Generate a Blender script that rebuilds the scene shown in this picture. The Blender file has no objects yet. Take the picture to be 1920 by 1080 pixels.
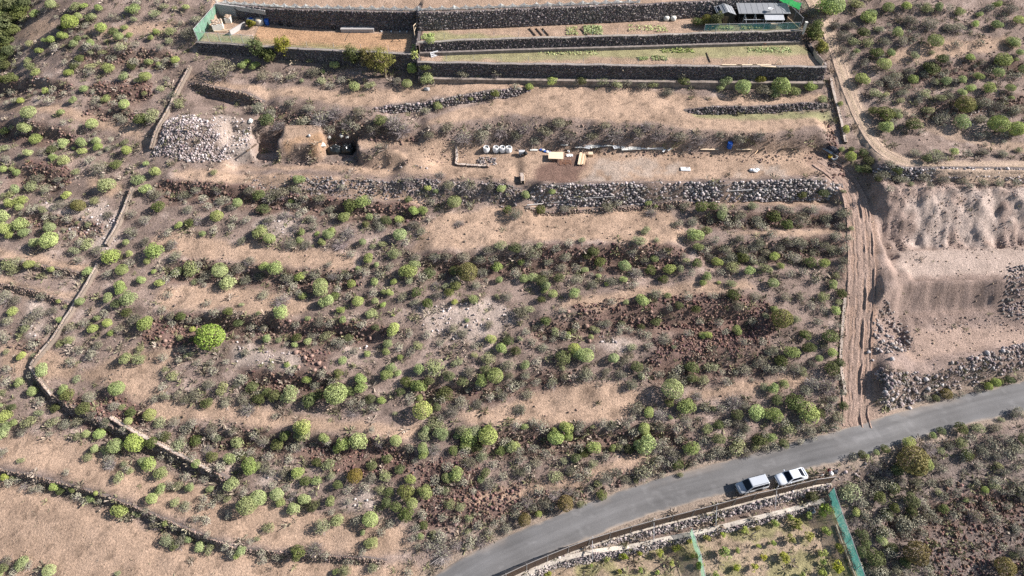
import bpy, bmesh, math, random
import numpy as np
from mathutils import Vector, Matrix
# ------------------------------------------------------------------ camera, sky, sun, exposure
SC = bpy.context.scene
COL = SC.collection
PITCH = math.radians(50.0); FPX = 1280.0; DIST = 102.0
CAM = np.array([0.0, -DIST*math.cos(PITCH), DIST*math.sin(PITCH)])
cd = bpy.data.cameras.new('camera'); cam = bpy.data.objects.new('camera', cd); COL.objects.link(cam)
cam.location = CAM; cam.rotation_euler = (math.pi/2-PITCH, 0, 0)
cd.sensor_width = 36; cd.lens = 24; cd.clip_start = 1; cd.clip_end = 6000
SC.camera = cam
SUN_EL = math.radians(33); SUN_AZ = math.radians(6)      # azimuth from +x towards +y
w = bpy.data.worlds.new('World'); SC.world = w; w.use_nodes = True
nt = w.node_tree; bg = nt.nodes['Background']
sky = nt.nodes.new('ShaderNodeTexSky'); sky.sky_type = 'NISHITA'; sky.sun_disc = False
sky.sun_elevation = SUN_EL; sky.sun_rotation = math.pi/2 - SUN_AZ
sky.altitude = 300; sky.air_density = 1.0; sky.dust_density = 1.0
nt.links.new(sky.outputs[0], bg.inputs[0]); bg.inputs[1].default_value = 0.066
sd = bpy.data.lights.new('sun', 'SUN'); sun = bpy.data.objects.new('sun', sd); COL.objects.link(sun)
sd.energy = 5.0; sd.angle = math.radians(0.5); sd.color = (1.0, 0.95, 0.925)
sv = Vector((math.cos(SUN_EL)*math.cos(SUN_AZ), math.cos(SUN_EL)*math.sin(SUN_AZ), math.sin(SUN_EL)))
sun.rotation_euler = sv.to_track_quat('Z', 'Y').to_euler(); sun.location = (200, 20, 150)
SC.view_settings.view_transform = 'Standard'; SC.view_settings.look = 'None'
SC.view_settings.exposure = 1.10; SC.view_settings.gamma = 1.0; SC.view_settings.use_curve_mapping = False
SC.cycles.max_bounces = 4; SC.cycles.diffuse_bounces = 2; SC.cycles.transparent_max_bounces = 6
SC.cycles.use_denoising = False

RNG = np.random.default_rng(7); random.seed(7)
# ------------------------------------------------------------------ numpy noise
_T = np.random.default_rng(3).random((256, 256)).astype(np.float32)
def vnoise(x, y, s=1.0, o=0):
    x = np.asarray(x, float)/s + 31.7*o; y = np.asarray(y, float)/s + 17.3*o
    xi = np.floor(x).astype(int); yi = np.floor(y).astype(int); fx = x-xi; fy = y-yi
    fx = fx*fx*(3-2*fx); fy = fy*fy*(3-2*fy)
    a = _T[xi & 255, yi & 255]; b = _T[(xi+1) & 255, yi & 255]; c = _T[xi & 255, (yi+1) & 255]; d = _T[(xi+1) & 255, (yi+1) & 255]
    return (a*(1-fx)+b*fx)*(1-fy)+(c*(1-fx)+d*fx)*fy
def fbm(x, y, s=1.0, o=0, n=4):
    t = 0; amp = .5; tot = 0
    for k in range(n):
        t = t+amp*vnoise(x, y, s, o+k*1.7); tot += amp; amp *= .5; s = s/2.03
    return t/tot            # 0..1, mean .5
def sstep(a, b, x): t = np.clip((x-a)/(b-a), 0, 1); return t*t*(3-2*t)
# ------------------------------------------------------------------ rays and lines
def ray(px, py):
    px = np.asarray(px, float); py = np.asarray(py, float)
    u = (px-960)/FPX; v = (540-py)/FPX; c, s = math.cos(PITCH), math.sin(PITCH)
    return np.stack([u, c+v*s, -s+v*c], -1)
def at_z(px, py, z):
    d = ray(px, py); t = (z-CAM[2])/d[..., 2]
    return CAM + d*t[..., None]
def base(x, y):
    y = np.asarray(y, float)
    z = np.where(y < 40, .268*y, 10.72+.40*(y-40))
    z = np.where(y > 60, 18.72+.2*(y-60), z); z = np.where(y > 200, 46.7+.05*(y-200), z)
    z = np.where(y < -70, -18.76+.12*(y+70), z)
    # the gully in the far corner
    z = z - 5.0*np.exp(-(((x+96)/11)**2+((y-44)/22)**2))
    z = z - 3.0*sstep(-84, -140, x)
    return z
def march(px, py, hf, dz=0.0):
    px = np.atleast_1d(np.asarray(px, float)); py = np.atleast_1d(np.asarray(py, float))
    d = ray(px, py); t = np.full(px.shape, 50.0); lo = t.copy(); done = np.zeros(px.shape, bool)
    for k in range(400):
        p = CAM+d*t[:, None]; below = (p[:, 2] < hf(p[:, 0], p[:, 1])+dz) & ~done
        done |= below
        adv = ~done; lo[adv] = t[adv]; t[adv] += .5
        if done.all(): break
    hi = t.copy()
    for k in range(12):
        m = (lo+hi)/2; p = CAM+d*m[:, None]; b = p[:, 2] < hf(p[:, 0], p[:, 1])+dz
        hi = np.where(b, m, hi); lo = np.where(b, lo, m)
    return CAM+d*hi[:, None]
def line_b(pts, dz=0.0):
    a = np.array(pts, float); return march(a[:, 0], a[:, 1], base, dz)[:, :2]
def resample(P, step):
    P = np.asarray(P, float); seg = np.linalg.norm(np.diff(P, axis=0), axis=1); s = np.r_[0, np.cumsum(seg)]
    n = max(2, int(round(s[-1]/step))+1); q = np.linspace(0, s[-1], n)
    return np.stack([np.interp(q, s, P[:, k]) for k in range(P.shape[1])], 1)
def smooth_line(P, it=2):
    P = np.asarray(P, float)
    for _ in range(it):                                   # Chaikin
        q = [P[0]]
        for a, b in zip(P[:-1], P[1:]): q += [.75*a+.25*b, .25*a+.75*b]
        P = np.array(q+[P[-1]])
    return P
def normals_of(P):                                        # points to the right of travel (downhill for left-to-right lines)
    t = np.gradient(P[:, :2], axis=0); t /= np.linalg.norm(t, axis=1)[:, None]+1e-9
    return np.stack([t[:, 1], -t[:, 0]], 1)
def pl_dist(x, y, P, maxd=1e9):
    """signed distance to polyline (positive = left of travel) and arc length of the nearest point"""
    best = np.full(x.shape, 1e9); sg = np.ones(x.shape); arc = np.zeros(x.shape); s0 = 0
    for a, b in zip(P[:-1], P[1:]):
        e = b-a; L = np.hypot(*e)+1e-9; e = e/L
        rx = x-a[0]; ry = y-a[1]; t = np.clip(rx*e[0]+ry*e[1], 0, L)
        dx = rx-e[0]*t; dy = ry-e[1]*t; d = np.hypot(dx, dy); m = d < best
        best = np.where(m, d, best); sg = np.where(m, np.sign(e[0]*ry-e[1]*rx), sg); arc = np.where(m, s0+t, arc); s0 += L
    return best*sg, arc, s0
def in_poly(x, y, P):
    r = np.zeros(np.shape(x), bool); n = len(P); j = n-1
    for i in range(n):
        xi, yi = P[i]; xj, yj = P[j]
        c = ((yi > y) != (yj > y)) & (x < (xj-xi)*(y-yi)/(yj-yi+1e-12)+xi)
        r ^= c; j = i
    return r
# ------------------------------------------------------------------ terraces, banks and cuttings: crest line in the picture, drop, width of the face
FE = {
 'w_a': ([(352,150),(430,168),(495,183)], 1.7, .7), 'b_a': ([(490,182),(600,205),(680,222),(790,240)], 2.0, 3.0),
 'w_b': ([(700,203),(790,193),(880,178),(995,160)], 1.3, .6), 'w_c': ([(1283,206),(1400,204),(1552,190)], 1.1, .6),
 'yard_bank': ([(780,252),(870,229),(950,219),(1060,222),(1200,236),(1330,246),(1420,250),(1570,246)], 3.0, 3.6),
 'yard_bank_left': ([(415,268),(540,268),(600,270),(690,272),(770,284)], 3.0, 1.4),
 'yard_edge': ([(470,321),(560,325),(700,331),(850,338),(980,346)], 2.0, 2.2),
 'retaining': ([(985,347),(1100,346),(1250,339),(1400,336),(1588,332)], 3.2, 1.5),
 'ledge': ([(985,388),(1100,380),(1200,373),(1300,366)], .5, .5),
 'scree_b': ([(285,340),(400,343),(480,350),(600,366),(700,376),(800,386)], 1.57, 1.12),
 'e_c': ([(300,488),(450,494),(560,508),(680,504)], 1.34, 0.93), 'e_d': ([(780,468),(900,470),(1000,463),(1150,456),(1290,463)], 2.13, 1.86),
 'e_e': ([(1290,385),(1400,392),(1590,385)], 1.23, 0.93), 'e_f': ([(1300,457),(1450,450),(1590,441)], 1.46, 1.24),
 'e_g': ([(305,588),(400,586),(480,598),(600,604),(720,612)], 1.57, 0.93), 'e_h': ([(440,698),(560,700),(650,708)], 1.34, 0.87),
 'e_i': ([(980,597),(1100,586),(1200,578),(1300,572),(1430,576)], 1.68, 1.55), 'e_j': ([(1200,672),(1300,664),(1450,650)], 1.46, 1.55),
 'e_k': ([(760,715),(880,712),(960,700),(1080,690)], 1.34, 0.93), 'e_l': ([(320,796),(480,803),(640,818),(780,826)], 1.34, 1.24),
 'e_m': ([(840,806),(1000,804),(1180,800),(1300,796)], 1.23, 0.93),
 'w_low': ([(-90,858),(0,876),(100,897),(200,927),(300,966),(380,1002),(450,1026)], 1.3, .6),
 'w_low2': ([(440,1024),(560,1036),(640,1041),(725,1047)], .9, .6), 'w_ditch': ([(60,692),(100,745),(200,792),(330,848),(440,902)], 1.1, .8),
 'l_a': ([(-50,478),(37,490),(165,512)], .8, .6), 'l_b': ([(-50,518),(60,541),(132,565)], .8, .8),
 'r_a': ([(160,160),(220,163),(290,157)], 1.5, 1.5), 'r_b': ([(-30,232),(60,229),(150,244)], 1.8, 1.5), 'r_c': ([(15,305),(135,318)], 1.8, 1.5),
 'r_d': ([(140,96),(230,90),(335,97)], 1.0, 1.0), 'r_e': ([(-30,158),(60,146),(140,158)], 1.1, 1.0), 'r_f': ([(150,204),(200,200),(262,206)], 1.0, 1.0), 'r_g': ([(1640,965),(1740,935),(1830,925),(1990,885)], 1.0, 1.2), 'r_h': ([(1640,150),(1760,125),(1900,118),(2050,120)], .9, 1.2), 'r_i': ([(40,395),(120,402),(200,420)], .9, 1.0), 'r_j': ([(20,620),(60,632),(95,645)], .8, 1.0), 'r_k': ([(1700,205),(1800,190),(1930,185)], .8, 1.2),
 'road_bank': ([(780,968),(900,950),(1000,924),(1100,900),(1250,862),(1400,838)], 1.0, 1.3),
 'q1': ([(1640,352),(1700,354),(1800,352),(2100,352)], 5.0, 6.0), 'q2': ([(1630,566),(1665,545),(1700,526),(1760,520),(1850,515),(2100,500)], 3.8, 2.6),
 'q3': ([(1650,690),(1720,694),(1800,672),(1920,640),(2100,600)], 2.2, 5), 'track_wall': ([(1635,322),(1700,330),(1800,331),(2100,334)], 1.9, .8),
 'r1': ([(820,1150),(962,1080),(1030,1051),(1107,1021),(1225,987),(1310,966),(1400,942),(1480,922),(1558,903)], 1.5, .6),
 'r2': ([(900,1150),(1000,1068),(1090,1040),(1240,1010),(1369,982),(1511,946),(1550,932)], 1.1, .5),
}
FL = {}
for k, (p, h, wd) in FE.items():
    P = smooth_line(line_b(p, h/2), 2)
    FL[k] = P + normals_of(P)*wd/2                         # centre line of the face
def geo(a, b, first, n):                                   # coarse coordinates running out to the horizon
    r = np.geomspace(first, abs(b-a), n); return a+np.sign(b-a)*r
FX0, FX1, FY0, FY1, ST = -108.0, 108.0, -62.0, 68.0, .345
xs = np.r_[geo(FX0, -2200, 1.0, 22)[::-1], np.arange(FX0, FX1+.01, ST), geo(FX1, 2200, 1.0, 22)]
ys = np.r_[geo(FY0, -1500, 1.0, 22)[::-1], np.arange(FY0, FY1+.01, ST), geo(FY1, 2600, 1.0, 24)]
GX, GY = np.meshgrid(xs, ys)
Z = base(GX, GY)
def window(P, pad):
    x0, y0 = P.min(0)-pad; x1, y1 = P.max(0)+pad
    i0, i1 = np.searchsorted(xs, [x0, x1]); j0, j1 = np.searchsorted(ys, [y0, y1])
    return slice(j0, j1), slice(i0, i1)
for k, (p, h, wd) in FE.items():
    P = FL[k]; L = h/(2*.2); wy = window(P, L+4); x = GX[wy]; y = GY[wy]
    d, arc, S = pl_dist(x+.5*(fbm(x, y, 2.5, 4)-.5), y+.9*(fbm(x, y, 2.5, 9)-.5) if wd > .9 else y, P)
    fade = sstep(0, 3.0, arc)*sstep(0, 3.0, S-arc)
    if k in ('q1', 'q2', 'q3', 'track_wall', 'r1', 'r2', 'w_low'): fade = sstep(0, 2.0, arc)*sstep(0, 2.0, S-arc)
    core = np.clip(d/(wd/2), -1, 1); dec = np.clip(1-np.maximum(np.abs(d)-wd/2, 0)/L, 0, 1)
    Z[wy] += h/2*core*dec*fade
# local mounds and hollows: px, py, radius x, radius y (m), height
for px, py, rx, ry, h in [(345,262,5.0,4.5,2.4),(425,255,4.5,3.5,1.6),(1660,725,1.7,3.2,1.3),(1690,745,4,2.0,.6),
                          (1905,560,3.5,4,1.0),(1700,420,4,3,.8),(1800,420,6,3,.7),(230,560,6,5,.5),(1100,640,9,4,.4),(1750,120,16,10,1.0),(1880,200,10,8,.8),
                          (1450,600,8,6,.5),(620,690,8,4,.3),(1750,960,12,8,-.5)]:
    c = line_b([(px, py)])[0]; Z += h*np.exp(-(((GX-c[0])/rx)**2+((GY-c[1])/ry)**2))
def hf_grid(x, y):
    x = np.asarray(x, float); y = np.asarray(y, float)
    i = np.clip(np.searchsorted(xs, x)-1, 0, len(xs)-2); j = np.clip(np.searchsorted(ys, y)-1, 0, len(ys)-2)
    fx = np.clip((x-xs[i])/(xs[i+1]-xs[i]), 0, 1); fy = np.clip((y-ys[j])/(ys[j+1]-ys[j]), 0, 1)
    return (Z[j, i]*(1-fx)+Z[j, i+1]*fx)*(1-fy)+(Z[j+1, i]*(1-fx)+Z[j+1, i+1]*fx)*fy
def gp(px, py, dz=0.0):
    """world point on the terrain seen at a picture position"""
    r = march(px, py, hf_grid, dz); return r[0] if np.ndim(px) == 0 else r
def gline(pts): a = np.array(pts, float); return gp(a[:, 0], a[:, 1])
# natural relief
Z += .45*(fbm(GX, GY, 9, 1)-.5) + .42*(fbm(GX, GY, 2.2, 5, 5)-.5)*np.where(np.abs(GX) < 120, 1, 0)
# quarry: rough torn bank above, raked lower face
qp = line_b([(1645,345),(2200,345),(2200,640),(1665,640),(1660,480)]); qm = in_poly(GX, GY, qp)
qu = in_poly(GX+1.5*(fbm(GX, GY, 3, 14)-.5), GY+1.5*(fbm(GX, GY, 3, 15)-.5), line_b([(1650,352),(2200,347),(2200,458),(1700,466),(1670,500)]))
qf = in_poly(GX, GY, line_b([(1690,520),(1890,512),(2200,500),(2200,598),(1900,602),(1700,615),(1668,560)]))
rid = np.abs(fbm(GX+.35*GY+2.0*fbm(GX, GY, 4, 19), GY*.7-.2*GX, 2.6, 2, 5)-.5)*2
Z += qu*(.8*(.32-rid)+1.3*(fbm(GX, GY, 2.2, 8, 5)-.5)+.55*(fbm(GX, GY, .75, 18, 2)-.5))
Z += qf*(.30*(fbm(GX*1.0, GY*.12, .8, 29, 3)-.5)+.25*(fbm(GX, GY, 1.5, 30)-.5))
Z += (qm & ~qu & ~qf)*.34*(fbm(GX, GY, 1.0, 31)-.5)
# flat work floors
def flatten_poly(pp, zref, blend, slope=(0, 0), dz=0.0):
    P = gline(pp)[:, :2]; z0 = hf_grid(*gp(*zref)[:2])+dz; c = P.mean(0)
    wy = window(P, blend+2); x = GX[wy]; y = GY[wy]
    d, _, _ = pl_dist(x, y, np.vstack([P, P[:1]])); ins = in_poly(x, y, P)
    m = np.where(ins, 1, 1-sstep(0, blend, np.abs(d)))
    t = z0+slope[0]*(x-c[0])+slope[1]*(y-c[1])
    Z[wy] = Z[wy]*(1-m)+t*m
flatten_poly([(536,244),(600,246),(603,262),(534,264)], (560,306), .7, (0, .08), 3.5)
flatten_poly([(676,256),(720,256),(780,268),(770,280),(674,276)], (720,312), .9, (0, .08), 2.1)
flatten_poly([(430,232),(468,236),(470,268),(425,275)], (450,306), 1.2, (0, .1), 2.4)
flatten_poly([(474,238),(530,240),(520,301),(480,301)], (500,306), .35)
flatten_poly([(614,254),(664,254),(672,302),(600,302)], (640,308), .35)
flatten_poly([(1700,474),(1930,467),(2100,464),(2100,506),(1900,512),(1715,521)], (1800,492), 1.0, (0, .06))
flatten_poly([(1700,618),(1900,604),(2100,598),(2100,630),(1900,642),(1720,664)], (1800,635), 1.2, (0, .06))
flatten_poly([(985,295),(1250,287),(1540,282),(1585,318),(1400,330),(1250,333),(985,340)], (1250,310), 1.5, (0, .03))
# roads
def flatten_line(P, hw, blend, win=14):
    P = resample(P, .6); zc = hf_grid(P[:, 0], P[:, 1]); kz = np.ones(win)/win
    zc = np.convolve(np.pad(zc, win, 'edge'), kz, 'same')[win:-win]
    wy = window(P, hw+blend+1); x = GX[wy]; y = GY[wy]
    d, arc, S = pl_dist(x, y, P); s = np.linspace(0, S, len(P)); t = np.interp(arc, s, zc)
    m = 1-sstep(hw, hw+blend, np.abs(d)); Z[wy] = Z[wy]*(1-m)+t*m
    return np.c_[P, zc]
ROAD_PX = [(2200,670),(2050,710),(1920,743),(1800,769),(1700,799),(1600,829),(1500,853),(1400,884),(1300,910),(1200,938),(1100,977),(1000,1017),(900,1062),(840,1100),(780,1150)]
TRACK_PX = [(1612,815),(1606,760),(1606,700),(1607,640),(1612,560),(1615,480),(1612,410),(1598,355),(1572,322),(1535,300)]
UP_PX = [(1500,-40),(1535,30),(1562,85),(1582,150),(1606,210),(1632,262),(1660,290),(1705,307),(1800,314),(1920,313),(2150,312)]
TRACK_L = flatten_line(smooth_line(gline(TRACK_PX)[:, :2], 2), 1.9, 1.2, 16)
UP_L = flatten_line(smooth_line(gline(UP_PX)[:, :2], 2), 1.0, .45, 16)
ROAD_L = flatten_line(smooth_line(gline(ROAD_PX)[:, :2], 2), 2.9, 1.6, 24)
# the walled gardens at the top
ZB, ZC_, ZL = 15.35, 13.25, 13.9
def gl(pts, z): a = np.array(pts, float); return at_z(a[:, 0], a[:, 1], z)[:, :2]
def gl3(pts): a = np.array(pts, float); return at_z(a[:, 0], a[:, 1], a[:, 2])
LA1 = gl3([(405,9,15.95),(500,15,16.7),(560,18,17.1),(640,20,17.3),(782,23,17.2)]); LA2 = gl3([(784,23,18.5),(960,17,18.4),(1200,8,18.25),(1330,1,18.2),(1480,-8,18.2)])
LA = np.vstack([LA1, LA2])[:, :2]
LB = gl([(783,79),(960,73),(1200,67),(1320,63),(1502,58)], ZB)
LC = gl([(783,117),(960,120),(1200,123),(1400,125),(1549,126)], ZC_)
LL = gl([(368,79),(475,86),(560,91),(660,97),(780,102)], ZL)
def yl(P, x): return np.interp(x, P[:, 0], P[:, 1])
XD = LC[0, 0]; XL = LL[0, 0]; XR = LC[-1, 0]
gm = (GX > XL-8) & (GX < XR+8) & (GY > LL[:, 1].min()-8) & (GY < 75)
tgt = Z.copy(); x = GX; y = GY; st = lambda d: np.clip(d/.35+.5, 0, 1)
right = x > XD
xl = XL+(y-yl(LL, XL))*(LA[0, 0]-LL[0, 0])/(LA[0, 1]-LL[0, 1])      # raked side lines
xr = XR+(y-yl(LC, XR))*(LA[-1, 0]-XR)/(LA[-1, 1]-LC[-1, 1])
yA = np.where(right, np.interp(x, LA2[:, 0], LA2[:, 1]), np.interp(x, LA1[:, 0], LA1[:, 1])); zA = np.where(right, np.interp(x, LA2[:, 0], LA2[:, 2]), np.interp(x, LA1[:, 0], LA1[:, 2]))
zS = np.interp(x, [XL, XD-14, XD+14, XR], [15.95, 17.3, 18.4, 18.2]); zA = zA+(zS-zA)*sstep(.6, 3.5, y-yA)
hl = ZL+.01*(y-yl(LL, x)); hl = hl+(zA-hl+.04*np.maximum(y-yA, 0))*st(y-yA)
hr = ZC_+.02*(y-yl(LC, x)); hr = hr+(ZB-hr)*st(y-yl(LB, x)); hr = hr+(zA-hr+.04*np.maximum(y-yA, 0))*st(y-yA)
tgt = np.where(right, hr, hl); frontd = np.where(right, y-yl(LC, x), y-yl(LL, x))
inside = st(frontd)*np.where(gm, 1, 0)*np.clip((x-xl)/.5+.5, 0, 1)*np.clip((xr-x)/.5+.5, 0, 1)*(1-sstep(58, 74, y))
Z = Z*(1-inside)+(tgt+.06*(fbm(x, y, 1.2, 6)-.5))*inside
GARDEN = np.array([LL[0], LL[-1], LC[0], LC[-1], [LA[-1, 0], 60], [LA[0, 0], 60]])
# ------------------------------------------------------------------ materials
def new_mat(name):
    m = bpy.data.materials.new(name); m.use_nodes = True
    return m, m.node_tree.nodes, m.node_tree.links, m.node_tree.nodes['Principled BSDF']
def noise_node(N, Lk, scale, detail=4, rough=.6, coord=None):
    n = N.new('ShaderNodeTexNoise'); n.inputs['Scale'].default_value = scale; n.inputs['Detail'].default_value = detail; n.inputs['Roughness'].default_value = rough
    if coord is not None: Lk.new(coord, n.inputs['Vector'])
    return n
def ramp(N, Lk, src, a, b, ca=(0, 0, 0, 1), cb=(1, 1, 1, 1)):
    r = N.new('ShaderNodeValToRGB'); r.color_ramp.elements[0].position = a; r.color_ramp.elements[1].position = b
    r.color_ramp.elements[0].color = ca; r.color_ramp.elements[1].color = cb; Lk.new(src, r.inputs[0]); return r
def mulcol(N, Lk, a, b, fac=1.0, mode='MULTIPLY'):
    m = N.new('ShaderNodeMix'); m.data_type = 'RGBA'; m.blend_type = mode; m.inputs[0].default_value = fac
    Lk.new(a, m.inputs[6]); Lk.new(b, m.inputs[7]); return m.outputs[2]
def mat_attr(name, rough=.95, s1=3.0, s2=.35, lo=.72, hi=1.22, bump=.35, bscale=2.2, spec=.15):
    """colour comes from the mesh attribute 'Col', broken up by grain"""
    m, N, Lk, P = new_mat(name)
    at = N.new('ShaderNodeAttribute'); at.attribute_name = 'Col'
    g = N.new('ShaderNodeNewGeometry')
    n1 = noise_node(N, Lk, s1, 6, .7, g.outputs['Position']); r1 = ramp(N, Lk, n1.outputs[0], .3, .7, (lo, lo, lo, 1), (hi, hi, hi*.98, 1))
    n2 = noise_node(N, Lk, s2, 4, .6, g.outputs['Position']); r2 = ramp(N, Lk, n2.outputs[0], .3, .7, (.88, .87, .86, 1), (1.1, 1.1, 1.1, 1))
    c = mulcol(N, Lk, at.outputs['Color'], r1.outputs[0]); c = mulcol(N, Lk, c, r2.outputs[0])
    Lk.new(c, P.inputs['Base Color']); P.inputs['Roughness'].default_value = rough; P.inputs['Specular IOR Level'].default_value = spec
    if bump:
        b = N.new('ShaderNodeBump'); b.inputs['Strength'].default_value = bump; b.inputs['Distance'].default_value = .25
        n3 = noise_node(N, Lk, bscale, 8, .75, g.outputs['Position']); Lk.new(n3.outputs[0], b.inputs['Height']); Lk.new(b.outputs[0], P.inputs['Normal'])
    return m
def mat_flat(name, col, rough=.7, metal=0, grain=.12, scale=4.0, spec=.3, alpha=1.0):
    m, N, Lk, P = new_mat(name)
    tc = N.new('ShaderNodeTexCoord'); n = noise_node(N, Lk, scale, 5, .6, tc.outputs['Object'])
    a = tuple(max(0, c*(1-grain)) for c in col)+(1,); b = tuple(min(1, c*(1+grain)) for c in col)+(1,)
    r = ramp(N, Lk, n.outputs[0], .3, .7, a, b); Lk.new(r.outputs[0], P.inputs['Base Color'])
    P.inputs['Roughness'].default_value = rough; P.inputs['Metallic'].default_value = metal; P.inputs['Specular IOR Level'].default_value = spec
    P.inputs['Alpha'].default_value = alpha
    return m
def mat_leaf(name, col, var=.25, hue=.03, trans=.18):
    m, N, Lk, P = new_mat(name)
    at = N.new('ShaderNodeAttribute'); at.attribute_name = 'Col'
    oi = N.new('ShaderNodeObjectInfo')
    hs = N.new('ShaderNodeHueSaturation'); hs.inputs['Color'].default_value = col+(1,)
    def rng(a, b, mult):
        mm = N.new('ShaderNodeMath'); mm.operation = 'MULTIPLY'; Lk.new(oi.outputs['Random'], mm.inputs[0]); mm.inputs[1].default_value = mult
        fr = N.new('ShaderNodeMath'); fr.operation = 'FRACT'; Lk.new(mm.outputs[0], fr.inputs[0])
        mr = N.new('ShaderNodeMapRange'); Lk.new(fr.outputs[0], mr.inputs[0]); mr.inputs[3].default_value = a; mr.inputs[4].default_value = b; return mr.outputs[0]
    Lk.new(rng(.5-hue, .5+hue, 7.31), hs.inputs['Hue']); Lk.new(rng(.85, 1.12, 13.7), hs.inputs['Saturation']); Lk.new(rng(1-var, 1+var, 3.17), hs.inputs['Value'])
    c = mulcol(N, Lk, hs.outputs[0], at.outputs['Color'])
    Lk.new(c, P.inputs['Base Color']); P.inputs['Roughness'].default_value = .75; P.inputs['Specular IOR Level'].default_value = .15
    tr = N.new('ShaderNodeBsdfTranslucent'); Lk.new(c, tr.inputs[0]); mx = N.new('ShaderNodeMixShader'); mx.inputs[0].default_value = trans
    Lk.new(P.outputs[0], mx.inputs[1]); Lk.new(tr.outputs[0], mx.inputs[2]); Lk.new(mx.outputs[0], N['Material Output'].inputs[0])
    return m
def mat_net(name, col, alpha=.75, scale=30):
    m, N, Lk, P = new_mat(name)
    P.inputs['Roughness'].default_value = .8; tc = N.new('ShaderNodeTexCoord')
    n = noise_node(N, Lk, 2.5, 4, .6, tc.outputs['Object']); r = ramp(N, Lk, n.outputs[0], .3, .7, tuple(c*.75 for c in col)+(1,), tuple(min(1, c*1.25) for c in col)+(1,))
    Lk.new(r.outputs[0], P.inputs['Base Color'])
    tl = N.new('ShaderNodeBsdfTranslucent'); Lk.new(r.outputs[0], tl.inputs[0]); m1 = N.new('ShaderNodeMixShader'); m1.inputs[0].default_value = .45
    Lk.new(P.outputs[0], m1.inputs[1]); Lk.new(tl.outputs[0], m1.inputs[2])
    tp = N.new('ShaderNodeBsdfTransparent'); m2 = N.new('ShaderNodeMixShader'); m2.inputs[0].default_value = alpha
    Lk.new(tp.outputs[0], m2.inputs[1]); Lk.new(m1.outputs[0], m2.inputs[2]); Lk.new(m2.outputs[0], N['Material Output'].inputs[0])
    return m
M = {}
M['ground'] = mat_attr('ground_soil', s1=4.2, lo=.52, hi=1.36, bump=.9, bscale=3.6)
M['rock'] = mat_attr('rock', s1=5.0, lo=.7, hi=1.3, bump=.3, bscale=5, spec=.2)
M['road'] = mat_attr('asphalt', s1=7.0, s2=.2, lo=.88, hi=1.1, bump=.12, bscale=9, rough=.85)
M['scrub'] = mat_attr('scrub_leaf', s1=1.0, lo=.8, hi=1.2, bump=0)
M['green'] = mat_leaf('leaf_green', (.345, .395, .15), .22, .014); M['yellow'] = mat_leaf('leaf_yellow_green', (.365, .405, .135), .15, .012)
M['pale'] = mat_leaf('leaf_pale', (.315, .325, .165), .2, .015); M['dark'] = mat_leaf('leaf_dark', (.125, .140, .052), .3, .02)
M['grey'] = mat_leaf('leaf_grey', (.235, .220, .150), .28, .02); M['dry'] = mat_leaf('twig_dry', (.320, .275, .260), .25, .02)
M['olive'] = mat_leaf('leaf_olive', (.19, .165, .05), .2); M['bark'] = mat_flat('bark', (.16, .12, .09), .9, 0, .3, 6)
# ------------------------------------------------------------------ mesh helpers
def mesh_np(name, V, F, mat=None, col=None, smooth=False, mats=None, mi=None):
    """V (n,3), F list of index lists or (m,k) array; col (n,3) -> attribute Col"""
    me = bpy.data.meshes.new(name); V = np.asarray(V, np.float32)
    if isinstance(F, np.ndarray):
        k = F.shape[1]; me.vertices.add(len(V)); me.vertices.foreach_set('co', V.ravel())
        me.loops.add(F.size); me.loops.foreach_set('vertex_index', F.astype(np.int32).ravel())
        me.polygons.add(len(F)); me.polygons.foreach_set('loop_start', np.arange(0, F.size, k, dtype=np.int32))
        try: me.polygons.foreach_set('loop_total', np.full(len(F), k, np.int32))
        except Exception: pass
        me.update(calc_edges=True)
    else:
        me.from_pydata([tuple(map(float, v)) for v in V], [], F)
    if col is not None:
        a = me.color_attributes.new('Col', 'FLOAT_COLOR', 'POINT'); c = np.ones((len(V), 4), np.float32); c[:, :3] = col; a.data.foreach_set('color', c.ravel())
    for m in (mats or [mat]): me.materials.append(m)
    if mi is not None: me.polygons.foreach_set('material_index', np.asarray(mi, np.int32))
    if smooth: me.polygons.foreach_set('use_smooth', np.ones(len(me.polygons), bool))
    return me
def link(name, me, parent=None, loc=None, rz=0, scale=None):
    o = bpy.data.objects.new(name, me); COL.objects.link(o)
    if parent is not None: o.parent = parent
    if loc is not None: o.location = [float(v) for v in loc]
    if rz: o.rotation_euler = (0, 0, float(rz))
    if scale is not None: o.scale = [float(v) for v in np.broadcast_to(scale, 3)]
    return o
def tag(o, label=None, cat=None, group=None, kind=None):
    for k, v in (('label', label), ('category', cat), ('group', group), ('kind', kind)):
        if v: o[k] = v
    return o
def empty(name, loc, rz=0):
    return link(name, None, None, loc, rz)
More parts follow.
